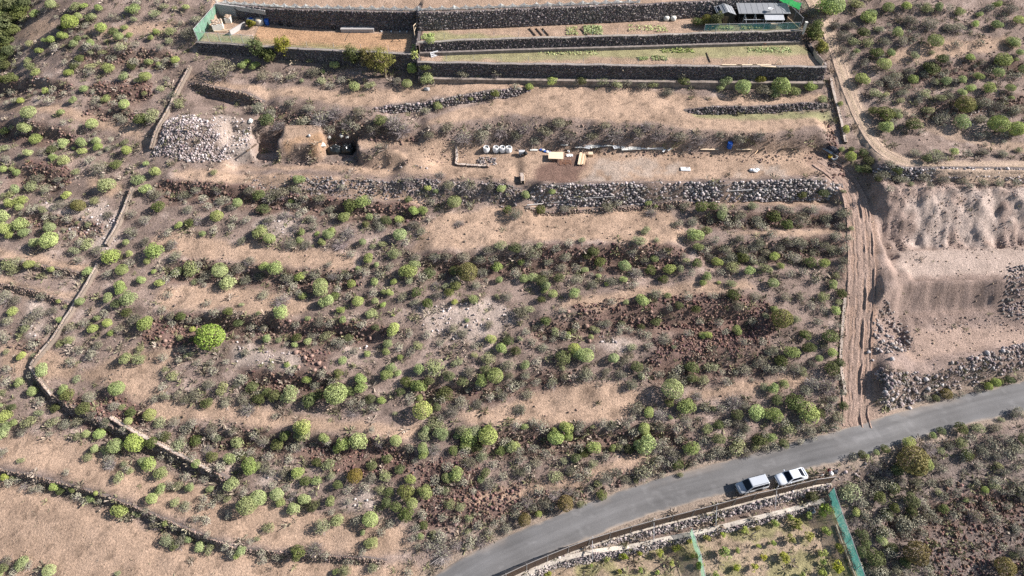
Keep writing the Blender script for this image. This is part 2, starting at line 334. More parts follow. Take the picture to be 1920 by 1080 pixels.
class MB:
    def __init__(s): s.v = []; s.f = []
    def add(s, V, F): n = len(s.v); s.v += [tuple(map(float, p)) for p in V]; s.f += [[i+n for i in f] for f in F]; return s
    def box(s, c, d, rz=0, R=None):
        x, y, z = [k/2 for k in d]; V = np.array([(-x,-y,-z),(x,-y,-z),(x,y,-z),(-x,y,-z),(-x,-y,z),(x,-y,z),(x,y,z),(-x,y,z)])
        if R is None: ca, sa = math.cos(rz), math.sin(rz); R = np.array([[ca,-sa,0],[sa,ca,0],[0,0,1]])
        return s.add(V@np.asarray(R).T+np.array(c), [[0,3,2,1],[4,5,6,7],[0,1,5,4],[1,2,6,5],[2,3,7,6],[3,0,4,7]])
    def tube(s, p0, p1, r0, r1=None, n=7):
        r1 = r0 if r1 is None else r1; p0 = Vector(p0); p1 = Vector(p1); d = (p1-p0)
        q = d.to_track_quat('Z', 'Y').to_matrix(); V = []; F = []
        for p, r in ((p0, r0), (p1, r1)):
            for k in range(n): a = 2*math.pi*k/n; V.append(p+q@Vector((math.cos(a)*r, math.sin(a)*r, 0)))
        for k in range(n): F.append([k, (k+1) % n, n+(k+1) % n, n+k])
        F += [list(range(n))[::-1], list(range(n, 2*n))]
        return s.add(V, F)
    def lathe(s, prof, n=14, c=(0, 0, 0)):
        V = []; F = []
        for r, z in prof:
            for k in range(n): a = 2*math.pi*k/n; V.append((c[0]+r*math.cos(a), c[1]+r*math.sin(a), c[2]+z))
        for j in range(len(prof)-1):
            for k in range(n): F.append([j*n+k, j*n+(k+1) % n, (j+1)*n+(k+1) % n, (j+1)*n+k])
        F += [list(range(n))[::-1], list(range((len(prof)-1)*n, len(prof)*n))]
        return s.add(V, F)
    def quad(s, *P): return s.add(P, [list(range(len(P)))])
    def build(s, name, mat, parent=None, loc=None, rz=0, smooth=False, bevel=0):
        me = mesh_np(name, s.v, s.f, mat, smooth=smooth); o = link(name, me, parent, loc, rz)
        if bevel: b = o.modifiers.new('bevel', 'BEVEL'); b.width = bevel; b.segments = 2; b.limit_method = 'ANGLE'
        return o
# ------------------------------------------------------------------ ground colours
def wpoly(pp): return gline(pp)[:, :2]
BARE = [[(350,138),(430,155),(560,165),(760,165),(880,155),(1000,150),(1005,160),(880,176),(780,190),(700,200),(600,190),(480,178),(370,155)],
 [(785,243),(850,208),(960,182),(1010,160),(1200,168),(1400,182),(1540,178),(1548,192),(1400,202),(1285,206),(1300,217),(1540,215),(1562,244),(1420,248),(1300,240),(1100,222),(950,217),(870,227)],
 [(420,302),(640,308),(680,302),(830,282),(860,272),(1000,274),(1250,282),(1540,272),(1600,320),(1580,332),(1250,338),(985,345),(860,334),(640,322),(480,320),(400,318)],
 [(530,238),(605,240),(600,272),(530,272)],[(670,258),(740,255),(860,268),(800,290),(675,275)],
 [(320,318),(470,328),(690,345),(800,372),(790,384),(690,372),(560,350),(400,340),(330,335)],
 [(300,440),(450,452),(560,465),(672,478),(660,506),(540,504),(450,490),(340,478),(260,462)],
 [(800,425),(830,400),(900,390),(1040,395),(1180,385),(1250,390),(1295,452),(1240,458),(1100,448),(950,460),(850,470),(775,470)],
 [(1360,442),(1480,430),(1590,422),(1590,436),(1480,446)], [(1300,378),(1500,374),(1590,362),(1590,376),(1450,386)],
 [(290,545),(420,533),(520,545),(605,575),(540,592),(400,578),(300,588)], [(1040,582),(1100,553),(1250,535),(1400,528),(1420,545),(1200,560),(1120,582)],
 [(150,705),(250,650),(340,655),(290,715),(340,755),(470,757),(600,788),(785,798),(775,822),(600,812),(470,797),(320,790),(230,745)],
 [(860,775),(960,745),(1080,708),(1200,728),(1195,770),(1080,795),(900,802)], [(1285,735),(1400,715),(1520,703),(1525,722),(1400,742),(1290,757)],
 [(-60,815),(100,812),(200,842),(300,880),(420,932),(560,950),(740,985),(790,1020),(700,1042),(560,1030),(400,1005),(300,958),(200,918),(100,888),(-60,862)],
 [(-60,893),(100,925),(200,955),(330,1000),(420,1030),(560,1050),(790,1050),(810,1110),(-80,1150)],
 [(850,942),(960,912),(1060,890),(1180,860),(1245,852),(1180,888),(1000,932),(880,955)],
 [(-60,455),(90,478),(190,508),(170,518),(60,500),(-60,485)], [(-60,505),(140,552),(125,568),(-60,525)], [(30,75),(70,35),(115,40),(85,72),(60,82)],
 [(-40,212),(60,196),(130,204),(250,228),(285,262),(200,248),(100,216)], [(160,330),(230,350),(210,375),(160,360)], [(140,60),(340,40),(350,45),(230,75)],
 [(1640,100),(1900,70),(1920,90),(1700,120)], [(0,640),(60,650),(150,690),(130,720),(0,690)]]
RED = [[(570,838),(700,820),(790,850),(770,890),(680,900),(590,870)], [(1000,462),(1200,455),(1290,470),(1250,505),(1150,500),(1010,495)],
 [(1070,568),(1250,550),(1430,560),(1480,600),(1430,640),(1300,690),(1200,690),(1230,650),(1300,620),(1090,605)], [(470,596),(740,610),(720,645),(600,630),(480,625)],
 [(450,700),(590,705),(640,720),(560,735),(470,725)], [(700,378),(790,385),(780,405),(700,395)], [(40,300),(140,320),(130,350),(60,335)], [(170,158),(290,155),(285,180),(180,178)],
 [(250,600),(340,590),(400,640),(330,660),(270,640)], [(120,750),(230,745),(300,790),(200,820),(130,790)], [(850,930),(1000,900),(960,960),(860,985)],
 [(560,650),(620,660),(610,690),(560,680)], [(1220,640),(1440,600),(1440,655),(1260,690)], [(1780,900),(1920,940),(1930,1090),(1760,1090),(1730,1000)],
 [(780,870),(900,850),(900,960),(800,990)], [(1540,200),(1560,245),(1590,330),(1560,340)], [(290,345),(480,350),(700,378),(690,395),(480,372),(300,360)]]
PALE = [[(400,215),(470,230),(475,290),(430,300),(400,260)], [(520,660),(560,655),(570,690),(540,700)], [(780,580),(920,560),(980,600),(900,640),(800,630)], [(640,640),(700,650),(690,670),(650,665)],
 [(1120,610),(1180,630),(1170,665),(1130,655)], [(470,420),(560,390),(560,440),(500,445)], [(50,560),(80,550),(75,650),(45,640)], [(150,440),(220,400),(220,450),(190,480)], [(1800,220),(1850,205),(1860,235),(1800,245)],
 [(60,150),(100,140),(100,180),(70,190)], [(530,890),(500,880),(470,900),(500,910)], [(640,930),(700,925),(710,960),(650,955)], [(440,640),(500,640),(520,680),(440,690)], [(80,380),(200,380),(220,430),(100,440)]]
QUARRY = [[(1620,352),(2150,340),(2150,660),(1900,660),(1720,700),(1650,690),(1640,560)]]
ORCHG = [[(1000,1075),(1110,1045),(1240,1018),(1369,990),(1511,955),(1552,940),(1570,985),(1600,1075),(1620,1130),(960,1130)]]
DARKG = [[(1570,905),(1650,890),(1760,850),(1920,800),(2200,730),(2200,1150),(1640,1150),(1600,1020)], [(-120,-30),(40,-30),(30,90),(-10,160),(-120,200)]]
QPALE = [[(1700,380),(1780,354),(2150,345),(2150,460),(1830,465),(1690,460)]]
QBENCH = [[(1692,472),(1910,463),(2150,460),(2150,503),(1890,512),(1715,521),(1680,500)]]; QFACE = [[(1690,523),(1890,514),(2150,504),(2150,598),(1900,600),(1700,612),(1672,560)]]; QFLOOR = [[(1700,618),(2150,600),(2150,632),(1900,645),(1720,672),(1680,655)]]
GRASS = [[(470,83),(720,88),(720,100),(480,92)], [(830,90),(1500,82),(1540,118),(830,117)], [(800,60),(1000,75),(800,78)], [(1330,48),(1500,48),(1500,60),(1330,60)], [(380,70),(480,74),(480,86),(372,80)], [(1300,212),(1560,205),(1560,225),(1310,222)]]
STAIN = [[(1000,325),(1010,312),(1030,306),(1050,298),(1075,290),(1098,290),(1102,303),(1092,318),(1086,335),(1068,346),(1030,344),(1006,340)]]
GREY = [[(1105,318),(1120,298),(1180,292),(1230,300),(1285,305),(1270,325),(1200,334),(1130,340),(1095,342)], [(1380,312),(1470,310),(1480,332),(1370,332)], [(400,285),(520,285),(520,300),(410,312)], [(600,285),(670,285),(660,302),(610,304)]]
VX, VY = GX.ravel(), GY.ravel()
wx = VX+2.2*(fbm(VX, VY, 3.0, 21)-.5)+.8*(fbm(VX, VY, .8, 22)-.5); wy_ = VY+2.2*(fbm(VX, VY, 3.0, 23)-.5)+.8*(fbm(VX, VY, .8, 24)-.5)
fine = (np.abs(VX) < 115) & (VY > -64) & (VY < 70)
def mask(polys, wob=True):
    r = np.zeros(VX.shape, bool); I = np.where(fine)[0]
    for pp in polys:
        P = wpoly(pp); lo = P.min(0)-3; hi = P.max(0)+3
        J = I[(VX[I] > lo[0]) & (VX[I] < hi[0]) & (VY[I] > lo[1]) & (VY[I] < hi[1])]
        r[J] |= in_poly(wx[J] if wob else VX[J], wy_[J] if wob else VY[J], P)
    g = r.reshape(GX.shape).astype(np.float32)
    for _ in range(2):                                    # soften the seams a little
        g = (g+np.roll(g, 1, 0)+np.roll(g, -1, 0)+np.roll(g, 1, 1)+np.roll(g, -1, 1))/5
    return g.ravel()
mBare, mRed, mPale = mask(BARE), mask(RED), mask(PALE); mQ, mQP, mG, mS, mGr = mask(QUARRY), mask(QPALE), mask(GRASS), mask(STAIN), mask(GREY)
n1 = fbm(VX, VY, 6, 31); n2 = fbm(VX, VY, 1.3, 33); n3 = fbm(VX, VY, .5, 35, 2)
c = np.array([.245, .182, .152])*np.ones((len(VX), 1))
c = c*(.72+.55*n1+.4*(n2-.5))[:, None]
c = c+np.array([.10, .085, .075])*(sstep(.58, .75, n2)*sstep(.45, .6, n1))[:, None]        # chalky patches
c = c*(1-.30*sstep(.55, .72, fbm(VX, VY, 2.2, 37)))[:, None]                                 # litter under scrub
def lay(c, m, colr, var=.25): return c*(1-m[:, None])+m[:, None]*np.array(colr)*(1-var/2+var*n2+.5*var*(n3-.5))[:, None]
tan = np.array([.385, .270, .195])
tanc = tan*(.82+.36*n1+.22*(n2-.5))[:, None]*(1-.22*sstep(.55, .7, fbm(VX, VY*1.4, 3.5, 41)))[:, None]
tanc = tanc*(1-.35*sstep(.66, .74, fbm(VX, VY, .7, 43, 2)))[:, None]                          # tufts and clods
c = c*(1-mRed[:, None])+mRed[:, None]*np.array([.165, .108, .09])*(.7+.6*n2)[:, None]
c = c*(1-mPale[:, None]*.55)+.55*mPale[:, None]*np.array([.50, .41, .35])*(.6+.8*n2)[:, None]
c = c*(1-mBare[:, None])+mBare[:, None]*tanc
c = lay(c, mQ, (.30, .222, .186), .8); c = lay(c, mQP*.85*sstep(.38, .6, fbm(VX, VY, 2.6, 46)+.0015*(VX-60)), (.425, .342, .295), .6)
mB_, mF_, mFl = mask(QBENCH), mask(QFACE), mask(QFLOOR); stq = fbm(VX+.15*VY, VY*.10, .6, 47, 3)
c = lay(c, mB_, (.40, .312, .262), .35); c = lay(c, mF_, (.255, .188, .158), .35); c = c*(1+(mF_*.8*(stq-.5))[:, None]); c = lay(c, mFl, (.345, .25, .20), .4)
mO = mask(ORCHG); c = lay(c, mO*.9, (.37, .28, .20), .6); c = lay(c, mO*.7*sstep(.45, .62, fbm(VX, VY, 2.0, 45)), (.24, .23, .10), .6); mD = mask(DARKG); c = lay(c, mD*.8, (.205, .165, .145), .7)
c = lay(c, mS*.92, (.155, .095, .075), .5); c = lay(c, mGr*.5*sstep(.3, .55, n2), (.36, .31, .27), .4); c = lay(c, mG*.65, (.26, .235, .135), .5)
for kk in ('scree_b','e_c','e_d','e_e','e_f','e_g','e_h','e_i','e_j','e_k','e_l','e_m','r_a','r_b','r_c','r_d','r_e','r_f','r_g','r_h','r_i','r_j','r_k','b_a'):
    P_ = FL[kk]; J = np.where(fine & (VX > P_[:, 0].min()-3) & (VX < P_[:, 0].max()+3) & (VY > P_[:, 1].min()-4) & (VY < P_[:, 1].max()+4))[0]
    d_, a_, S_ = pl_dist(VX[J], VY[J], P_); m_ = (1-sstep(1.0, 2.4, np.abs(d_+1.1)+1.6*(n2[J]-.5)))*sstep(0, 2, a_)*sstep(0, 2, S_-a_)*.8*(1-.8*mBare[J])
    c[J] = c[J]*(1-m_[:, None])+m_[:, None]*np.array([.165, .108, .085])*(.7+.6*n2[J])[:, None]
def near_line(Lp, hw): d, _, _ = pl_dist(VX, VY, np.asarray(Lp)[:, :2]); return 1-sstep(hw*.8, hw*1.25, np.abs(d)+.8*(n3-.5))
c = lay(c, near_line(ROAD_L[::6], 3.3)*.7, (.34, .27, .21), .3); c = lay(c, near_line(TRACK_L[::4], 2.5), (.33, .225, .17), .35); c = lay(c, near_line(UP_L[::4], 1.7), (.41, .305, .23), .3)
mMo = mask([[(1570,806),(1588,752),(1632,748),(1660,768),(1720,772),(1690,790),(1610,818)]]); c = lay(c, mMo*.9, (.335, .245, .195), .35); mOr = mask([[(588,252),(618,258),(606,302),(590,298)], [(532,262),(606,262),(606,272),(530,272)]]); c = lay(c, mOr*.75, (.40, .245, .14), .4)
br = wpoly([(1695,205),(1760,245),(1850,268),(2000,290)]); c = lay(c, near_line(br, 1.2)*.7, (.36, .26, .19), .3)
GCOL = np.clip(c, .01, 1)
# garden soil beds
gardm = in_poly(VX, VY, GARDEN) & fine
GCOL[gardm] = GCOL[gardm]*.35+.65*(np.array([.42, .29, .20])*(.8+.4*n2[gardm])[:, None]); 
GCOL = lay(GCOL, mG*.8, (.255, .245, .125), .6)
ny, nx = GX.shape; idx = np.arange(ny*nx).reshape(ny, nx)
F = np.stack([idx[:-1, :-1], idx[:-1, 1:], idx[1:, 1:], idx[1:, :-1]], -1).reshape(-1, 4)
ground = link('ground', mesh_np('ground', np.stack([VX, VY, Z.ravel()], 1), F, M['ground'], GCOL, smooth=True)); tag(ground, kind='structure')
# ------------------------------------------------------------------ road and tracks as sheets
def strip(name, Lz, hw, nlat, lift, prof, colf, mat, step=.35, wob=0):
    P = resample(Lz, step); n = normals_of(P[:, :2]); u = np.linspace(-1, 1, nlat); n_ = len(P)
    s = np.arange(n_)*step; U, S = np.meshgrid(u, s)
    hwv = hw*(1+wob*(fbm(s, s*0, 2.5, 3)-.5))
    X = P[:, 0, None]+n[:, 0, None]*U*hwv[:, None]; Y = P[:, 1, None]+n[:, 1, None]*U*hwv[:, None]
    Zz = hf_grid(X, Y)+lift+prof(U, S); Zz = np.where(np.abs(U) > .985, hf_grid(X, Y)-.12, Zz)
    I = np.arange(n_*nlat).reshape(n_, nlat); F = np.stack([I[:-1, :-1], I[1:, :-1], I[1:, 1:], I[:-1, 1:]], -1).reshape(-1, 4)
    o = link(name, mesh_np(name, np.stack([X, Y, Zz], -1).reshape(-1, 3), F, mat, colf(U, S).reshape(-1, 3), smooth=True)); tag(o, kind='structure'); return o
def road_col(U, S):
    a = .150+.05*(fbm(S, U*3, 5, 51)-.5)+.06*(fbm(S*.16, U*7, 1.0, 52)-.5)-.018*np.exp(-((np.abs(U)-.42)/.14)**2)+.03*sstep(.6, .7, fbm(S, U*2.2, 1.1, 56)); b = np.stack([a*1.0, a*.965, a*.945], -1)
    m = sstep(.80, .98, np.abs(U)+.25*(fbm(S, U*4, .8, 53)-.5))[..., None]*.85
    m2 = (sstep(.35, .9, -U*-1)*sstep(.45, .62, fbm(S, U*2, 5, 54)))[..., None]*.45
    b = b*(1-m)+m*np.array([.36, .29, .23]); return b*(1-m2)+m2*np.array([.30, .245, .20])
strip('road', ROAD_L, 2.25, 25, .045, lambda U, S: .03*(1-U*U)+.012*(fbm(S, U*3, 1.5, 55)-.5), road_col, M['road'], .35, .12)
def ruts(U, S):
    Uw = U+.26*(fbm(S, S*0, 5, 61)-.5)+.12*(fbm(S, U*2, 1.6, 68)-.5)
    r = -.16*np.exp(-((np.abs(Uw)-.55)/.09)**2) -.10*np.exp(-((Uw-.18)/.07)**2) -.11*np.exp(-((Uw+.28)/.06)**2)-.09*np.exp(-((Uw-.8)/.06)**2)+.12*np.exp(-((Uw-.36)/.06)**2)+.10*np.exp(-((np.abs(Uw)-.93)/.06)**2)
    return .8*r*(.1+1.8*sstep(.3, .7, fbm(S, U*3, 2.2, 62)))+.14*(fbm(S, U*2.4, .5, 63)-.5)+.03
def tcol(U, S): v = (.75+.5*fbm(S*.35, U*8, 1.0, 64))[..., None]; return np.array([.335, .238, .190])*v*(1-.35*np.exp(-((np.abs(U)-.55)/.08)**2))[..., None]
TRL = TRACK_L[2:]
strip('dirt_track', TRL, 2.0, 61, .02, ruts, tcol, M['ground'], .25, .15)
def ucol(U, S): v = (.8+.4*fbm(S*.4, U*5, 1.0, 66))[..., None]; m = np.exp(-(U/.25)**2)[..., None]*.35; return np.array([.43, .32, .24])*v*(1-m)+m*np.array([.30, .24, .15])
strip('upper_track', UP_L, 1.15, 21, .015, lambda U, S: -.06*np.exp(-((np.abs(U)-.5)/.18)**2)+.03*(fbm(S, U, .6, 67)-.5)+.02, ucol, M['ground'], .4, .2)
# ------------------------------------------------------------------ stones
def ico():
    t = (1+5**.5)/2; V = np.array([(-1,t,0),(1,t,0),(-1,-t,0),(1,-t,0),(0,-1,t),(0,1,t),(0,-1,-t),(0,1,-t),(t,0,-1),(t,0,1),(-t,0,-1),(-t,0,1)], float)
    F = np.array([(0,11,5),(0,5,1),(0,1,7),(0,7,10),(0,10,11),(1,5,9),(5,11,4),(11,10,2),(10,7,6),(7,1,8),(3,9,4),(3,4,2),(3,2,6),(3,6,8),(3,8,9),(4,9,5),(2,4,11),(6,2,10),(8,6,7),(9,8,1)])
    return V/np.linalg.norm(V, axis=1)[:, None], F
IV, IF = ico()
rr = np.random.default_rng(11)
def rock_tpl(n):
    T = []
    for k in range(n):
        V = IV*(1+.6*(rr.random((12, 1))-.5))+.3*(rr.random((12, 3))-.5); T.append(V*.5)
    return np.array(T)
ROCKS = rock_tpl(24)
def rot_batch(n, tilt=1.0, rg=rr):
    q = rg.normal(size=(n, 4)); q[:, 1:3] *= tilt; q /= np.linalg.norm(q, axis=1)[:, None]
    w_, x, y, z = q.T
    return np.stack([1-2*(y*y+z*z), 2*(x*y-z*w_), 2*(x*z+y*w_), 2*(x*y+z*w_), 1-2*(x*x+z*z), 2*(y*z-x*w_), 2*(x*z-y*w_), 2*(y*z+x*w_), 1-2*(x*x+y*y)], -1).reshape(n, 3, 3)
def rocks_mesh(name, pos, size, colr, rot=None, flat=.8):
    n = len(pos); T = ROCKS[rr.integers(0, len(ROCKS), n)]
    size = np.asarray(size, float)
    if size.ndim == 1: size = size[:, None]*np.stack([.8+.5*rr.random(n), .8+.5*rr.random(n), flat*(.8+.4*rr.random(n))], 1)
    V = T*size[:, None, :]; R = rot_batch(n, .5) if rot is None else rot
    V = np.einsum('nij,nkj->nki', R, V)+np.asarray(pos)[:, None, :]
    F = (IF[None]+12*np.arange(n)[:, None, None]).reshape(-1, 3)
    return mesh_np(name, V.reshape(-1, 3), F, M['rock'], np.repeat(colr, 12, 0))
PALS = {'dark': ([.085,.075,.078], [.24,.205,.195]), 'lilac': ([.15,.125,.12], [.44,.38,.355]), 'red': ([.09,.053,.045], [.27,.165,.13]), 'brown': ([.17,.125,.10], [.34,.25,.20]),
        'white': ([.26,.22,.21], [.64,.57,.54]), 'heap': ([.18,.145,.14], [.56,.49,.47]), 'qsoil': ([.25,.18,.145], [.46,.37,.325]), 'riser': ([.10,.066,.055], [.29,.20,.16]), 'wall': ([.16,.14,.135], [.52,.46,.44]), 'tan': ([.30,.22,.16], [.48,.37,.28]), 'grey': ([.12,.105,.105], [.36,.31,.29])}
def pal(k, n, rg=rr):
    a, b = PALS[k]; t = rg.random((n, 1))**1.6; return np.clip(np.array(a)*(1-t)+np.array(b)*t+.02*(rg.random((n, 3))-.5), .02, 1)
def wall_stones(P, ztop, zbot, size, palette, side=1, batter=.25, jit=.1):
    """stones packed on one face of a wall; P (n,2) line, face looks to the right of travel for side=1"""
    N_ = normals_of(P)*side; seg = np.r_[0, np.cumsum(np.linalg.norm(np.diff(P, axis=0), axis=1))]
    pos = []; siz = []; rot = []
    rows = int(max(1, np.ceil(np.max(ztop-zbot)/(size*.72))))
    for r in range(rows):
        s = np.arange(rr.random()*size, seg[-1], size*.92); s = s+size*.6*(rr.random(len(s))-.5)
        f = lambda a: np.interp(s, seg, a)
        zb, zt = f(zbot), f(ztop); z = zb+size*.35+r*size*.72+size*(.12+jit*1.6)*(rr.random(len(s))-.5); ok = z < zt+size*.1
        nx_, ny_ = f(N_[:, 0]), f(N_[:, 1]); off = batter*(1-(z-zb)/np.maximum(zt-zb, .1))+jit*(rr.random(len(s))-.35)
        p = np.stack([f(P[:, 0])+nx_*off, f(P[:, 1])+ny_*off, z], 1)[ok]; k = len(p)
        if not k: continue
        a = np.arctan2(ny_, nx_)[ok]-np.pi/2+.25*(rr.random(k)-.5); t = .35*(rr.random(k)-.5)
        ca, sa, ct, stt = np.cos(a), np.sin(a), np.cos(t), np.sin(t)
        R = np.zeros((k, 3, 3)); R[:, 0, 0] = ca*ct; R[:, 0, 1] = -sa; R[:, 0, 2] = ca*stt; R[:, 1, 0] = sa*ct; R[:, 1, 1] = ca; R[:, 1, 2] = sa*stt; R[:, 2, 0] = -stt; R[:, 2, 2] = ct
        pos.append(p); rot.append(R); siz.append((size*(.75+.65*rr.random((k, 1))**1.5))*np.stack([.9+.5*rr.random(k), .8+.4*rr.random(k), .65+.35*rr.random(k)], 1))
    pos = np.concatenate(pos); return pos, np.concatenate(siz), np.concatenate(rot), pal(palette, len(pos))
def wall_thing(name, label, P, ztop, zbot, size, palette, batter=.25, cap=None, core=(.13, .105, .095), jit=.1):
    P = np.asarray(P)[:, :2]; c0 = np.array([P[:, 0].mean(), P[:, 1].mean(), 0])
    e = empty(name, (P[0, 0], P[0, 1], float(zbot[0]))); tag(e, label, 'wall', None, 'thing'); off = np.array([P[0, 0], P[0, 1], float(zbot[0])])
    N_ = normals_of(P); n = len(P)
    V = np.concatenate([np.c_[P+N_*batter, zbot-.4], np.c_[P, ztop-.04], np.c_[P-N_*.45, ztop-.04], np.c_[P-N_*.45, zbot-.4]])-off
    F = []
    for k in range(n-1):
        for r in range(3): F.append([r*n+k, r*n+k+1, (r+1)*n+k+1, (r+1)*n+k][::-1])
    link('core', mesh_np('core', V, F, M['rock'], np.tile(core, (len(V), 1))), e)
    p, s_, R, c_ = wall_stones(P, ztop, zbot, size, palette, 1, batter, jit)
    so = link('stones', rocks_mesh('stones', p-off, s_, c_, R), e); so['kind'] = 'stuff'
    if cap:
        k = len(P); top = np.concatenate([np.c_[P+N_*.12, ztop+.06], np.c_[P-N_*.42, ztop+.07], np.c_[P+N_*.12, ztop-.05], np.c_[P-N_*.42, ztop-.05]])-off
        F = []
        for a in range(k-1): F += [[a, a+1, k+a+1, k+a], [a, 2*k+a, 2*k+a+1, a+1], [k+a, k+a+1, 3*k+a+1, 3*k+a]]
        top[:, 2] += .05*(rr.random(len(top))-.5)
        link('coping', mesh_np('coping', top, F, M['rock'], np.tile(cap, (len(top), 1))), e)
    return e
def feat_wall(key, name, label, size, palette, batter=None, cap=None, trim=(0, 1), raise_=.05, jit=.14):
    wd = FE[key][2]; P = resample(FL[key], .7); n = len(P); P = P[int(n*trim[0]):max(int(n*trim[1]), 3)]; N_ = normals_of(P)
    zt = hf_grid(*(P-N_*(wd/2+.35)).T)+raise_; zb = np.minimum(hf_grid(*(P+N_*(wd/2+.35)).T), zt-.3)
    return wall_thing(name, label, P-N_*(wd/2-.15) if wd < 1 else P-N_*wd/2, zt, zb, size, palette, wd*.8 if batter is None else batter, cap, jit=jit)
feat_wall('w_a', 'dry_stone_wall', 'dry stone terrace wall starting at the top end of the boundary wall', .34, 'brown')
feat_wall('w_b', 'dry_stone_wall', 'sloping dry stone wall across the upper tan terraces', .42, 'grey')
feat_wall('w_c', 'dry_stone_wall', 'short dark stone wall on the upper terrace beside the track', .34, 'dark')
feat_wall('yard_edge', 'stone_revetment', 'low pale stone revetment below the excavated end of the yard', .32, 'grey', 1.8, None, (0, 1), -.02, .6)
feat_wall('retaining', 'boulder_retaining_wall', 'tall grey boulder retaining wall holding up the work yard', .44, 'wall', 1.45, None, (0, 1), .05, .25)
feat_wall('ledge', 'low_stone_ledge', 'thin low ledge of stones below the boulder retaining wall', .3, 'brown', .3)
feat_wall('w_low', 'dry_stone_wall', 'long thin terrace wall crossing the bare fields in the bottom corner', .22, 'brown', None, None, (0, 1), -.05)
feat_wall('w_low2', 'dry_stone_wall', 'low broken terrace wall near the bottom edge of the hillside', .22, 'brown', None, None, (0, 1), -.05)
feat_wall('w_ditch', 'dry_stone_wall', 'sunken dark wall running downhill from the boundary wall bend', .28, 'brown')
feat_wall('l_a', 'dry_stone_wall', 'short terrace wall outside the boundary wall, the upper of two', .24, 'brown', None, None, (0, 1), -.05)
feat_wall('l_b', 'dry_stone_wall', 'short terrace wall outside the boundary wall, the lower of two', .24, 'brown', None, None, (0, 1), -.05)
feat_wall('track_wall', 'dry_stone_wall', 'dark dry stone wall under the upper track above the quarry', .40, 'wall', .9, None, (0, 1), .1, .2)
feat_wall('r1', 'stone_retaining_wall', 'grey stone wall with pale kerb under the brown mesh fence', .34, 'lilac', .5, (.46, .40, .33))
feat_wall('r2', 'stone_retaining_wall', 'lower stone wall with pale coping above the young orchard', .30, 'lilac', .4, (.46, .41, .35))
# garden walls
def gwall(L, z0, z1, label, size, palette, cap=None, x0=None, x1=None):
    P = resample(L, .8)
    if x0 is not None: P = P[(P[:, 0] >= x0) & (P[:, 0] <= x1)]
    zt = np.full(len(P), z1)+.35*(fbm(P[:, 0], P[:, 1], 3.0, 73)-.5); zb = np.full(len(P), z0) if np.isscalar(z0) else z0(P)
    return wall_thing('garden_wall', label, P+normals_of(P)*.25, zt, zb, size, palette, .28, cap)
def gwall3(L3, z0, label, palette, x0=-999):
    P3 = resample(L3, .8); P3 = P3[P3[:, 0] >= x0]; P = P3[:, :2]
    return wall_thing('garden_wall', label, P+normals_of(P)*.25, P3[:, 2]+.1+.3*(fbm(P[:, 0], P[:, 1], 3.0, 73)-.5), np.full(len(P), z0), .30, palette, .28)
XCW = gl3([(440, 11, 16.2)])[0, 0]
gwall3(LA1, ZL+.05, 'tall stone wall with shade in its colour behind the ploughed garden bed', 'dark', XCW); gwall3(LA2, ZB+.1, 'tall speckled stone wall behind the upper garden strip', 'grey')  # left wall takes darker stones, its shade put into the colour
gwall(LB, ZC_+.1, ZB+.12, 'middle dark stone wall between the two garden strips', .28, 'dark', (.27, .24, .21))
low = lambda P: np.minimum(hf_grid(P[:, 0], P[:, 1]-1.2), ZC_-.5)
gwall(LC, low, ZC_+.12, 'long dark stone wall along the foot of the gardens', .28, 'dark', (.25, .22, .20))
gwall(LL, low, ZL+.12, 'dark stone wall under the ploughed garden bed', .28, 'dark', (.24, .21, .19))
# side walls of the gardens (the terrain steps up beside them)
def gside(pts, z0, z1, label, size=.32, palette='grey', cap=None):
    P = resample(np.array(pts), .8); zb = np.minimum(hf_grid(*(P+normals_of(P)*.9).T), z1-.2) if z0 is None else np.full(len(P), z0)
    return wall_thing('garden_wall', label, P, np.full(len(P), z1), zb, size, palette, .2, cap)
gside([[XD-.15, LA1[-1, 1]+.2], [XD-.15, LA2[0, 1]]], ZL, 18.4, 'tall side wall between the ploughed bed and the upper strip', .3, 'dark')
gside([[XD-.15, LA2[0, 1]], [XD-.15, yl(LL, XD)+.3]], ZL-.2, ZB+.1, 'side wall between the ploughed bed and the upper garden strip', .3, 'dark')
gside([[XD-.1, yl(LL, XD)+.2], [XD-.1, LC[0, 1]]], None, ZC_+.15, 'short side wall where the two garden levels meet', .3, 'dark')
gside([LC[-1], [LC[-1, 0]-.9, yl(LB, XR)]], None, ZC_+.15, 'short end wall of the gardens beside the upper track', .36, 'grey')
# ledge strip on the face of the middle wall
P = resample(LB, 1.0); e = MB()
for a, b in zip(P[:-1], P[1:]):
    m = (a+b)/2; t = b-a; e.box((m[0], m[1]-.85, ZC_+.32), (np.hypot(*t)+.02, .55, .62), math.atan2(t[1], t[0]))
o = e.build('stone_ledge', mat_flat('ledge_stone', (.20, .17, .15), .95, 0, .4, 1.5)); tag(o, 'long low stone ledge at the foot of the middle garden wall', 'ledge', None, 'thing')
P = resample(LC, 1.0); e = MB()
for a, b in zip(P[:-1], P[1:]):
    m = (a+b)/2; t = b-a; e.box((m[0], m[1]-1.0, ZC_-3.0+.03*rr.random()), (np.hypot(*t)+.02, .9, 1.5), math.atan2(t[1], t[0]))
o = e.build('stone_ledge', mat_flat('ledge_stone_dark', (.22, .18, .15), .95, 0, .5, 1.2)); tag(o, 'low stone ledge at the foot of the lowest garden wall', 'ledge', None, 'thing')
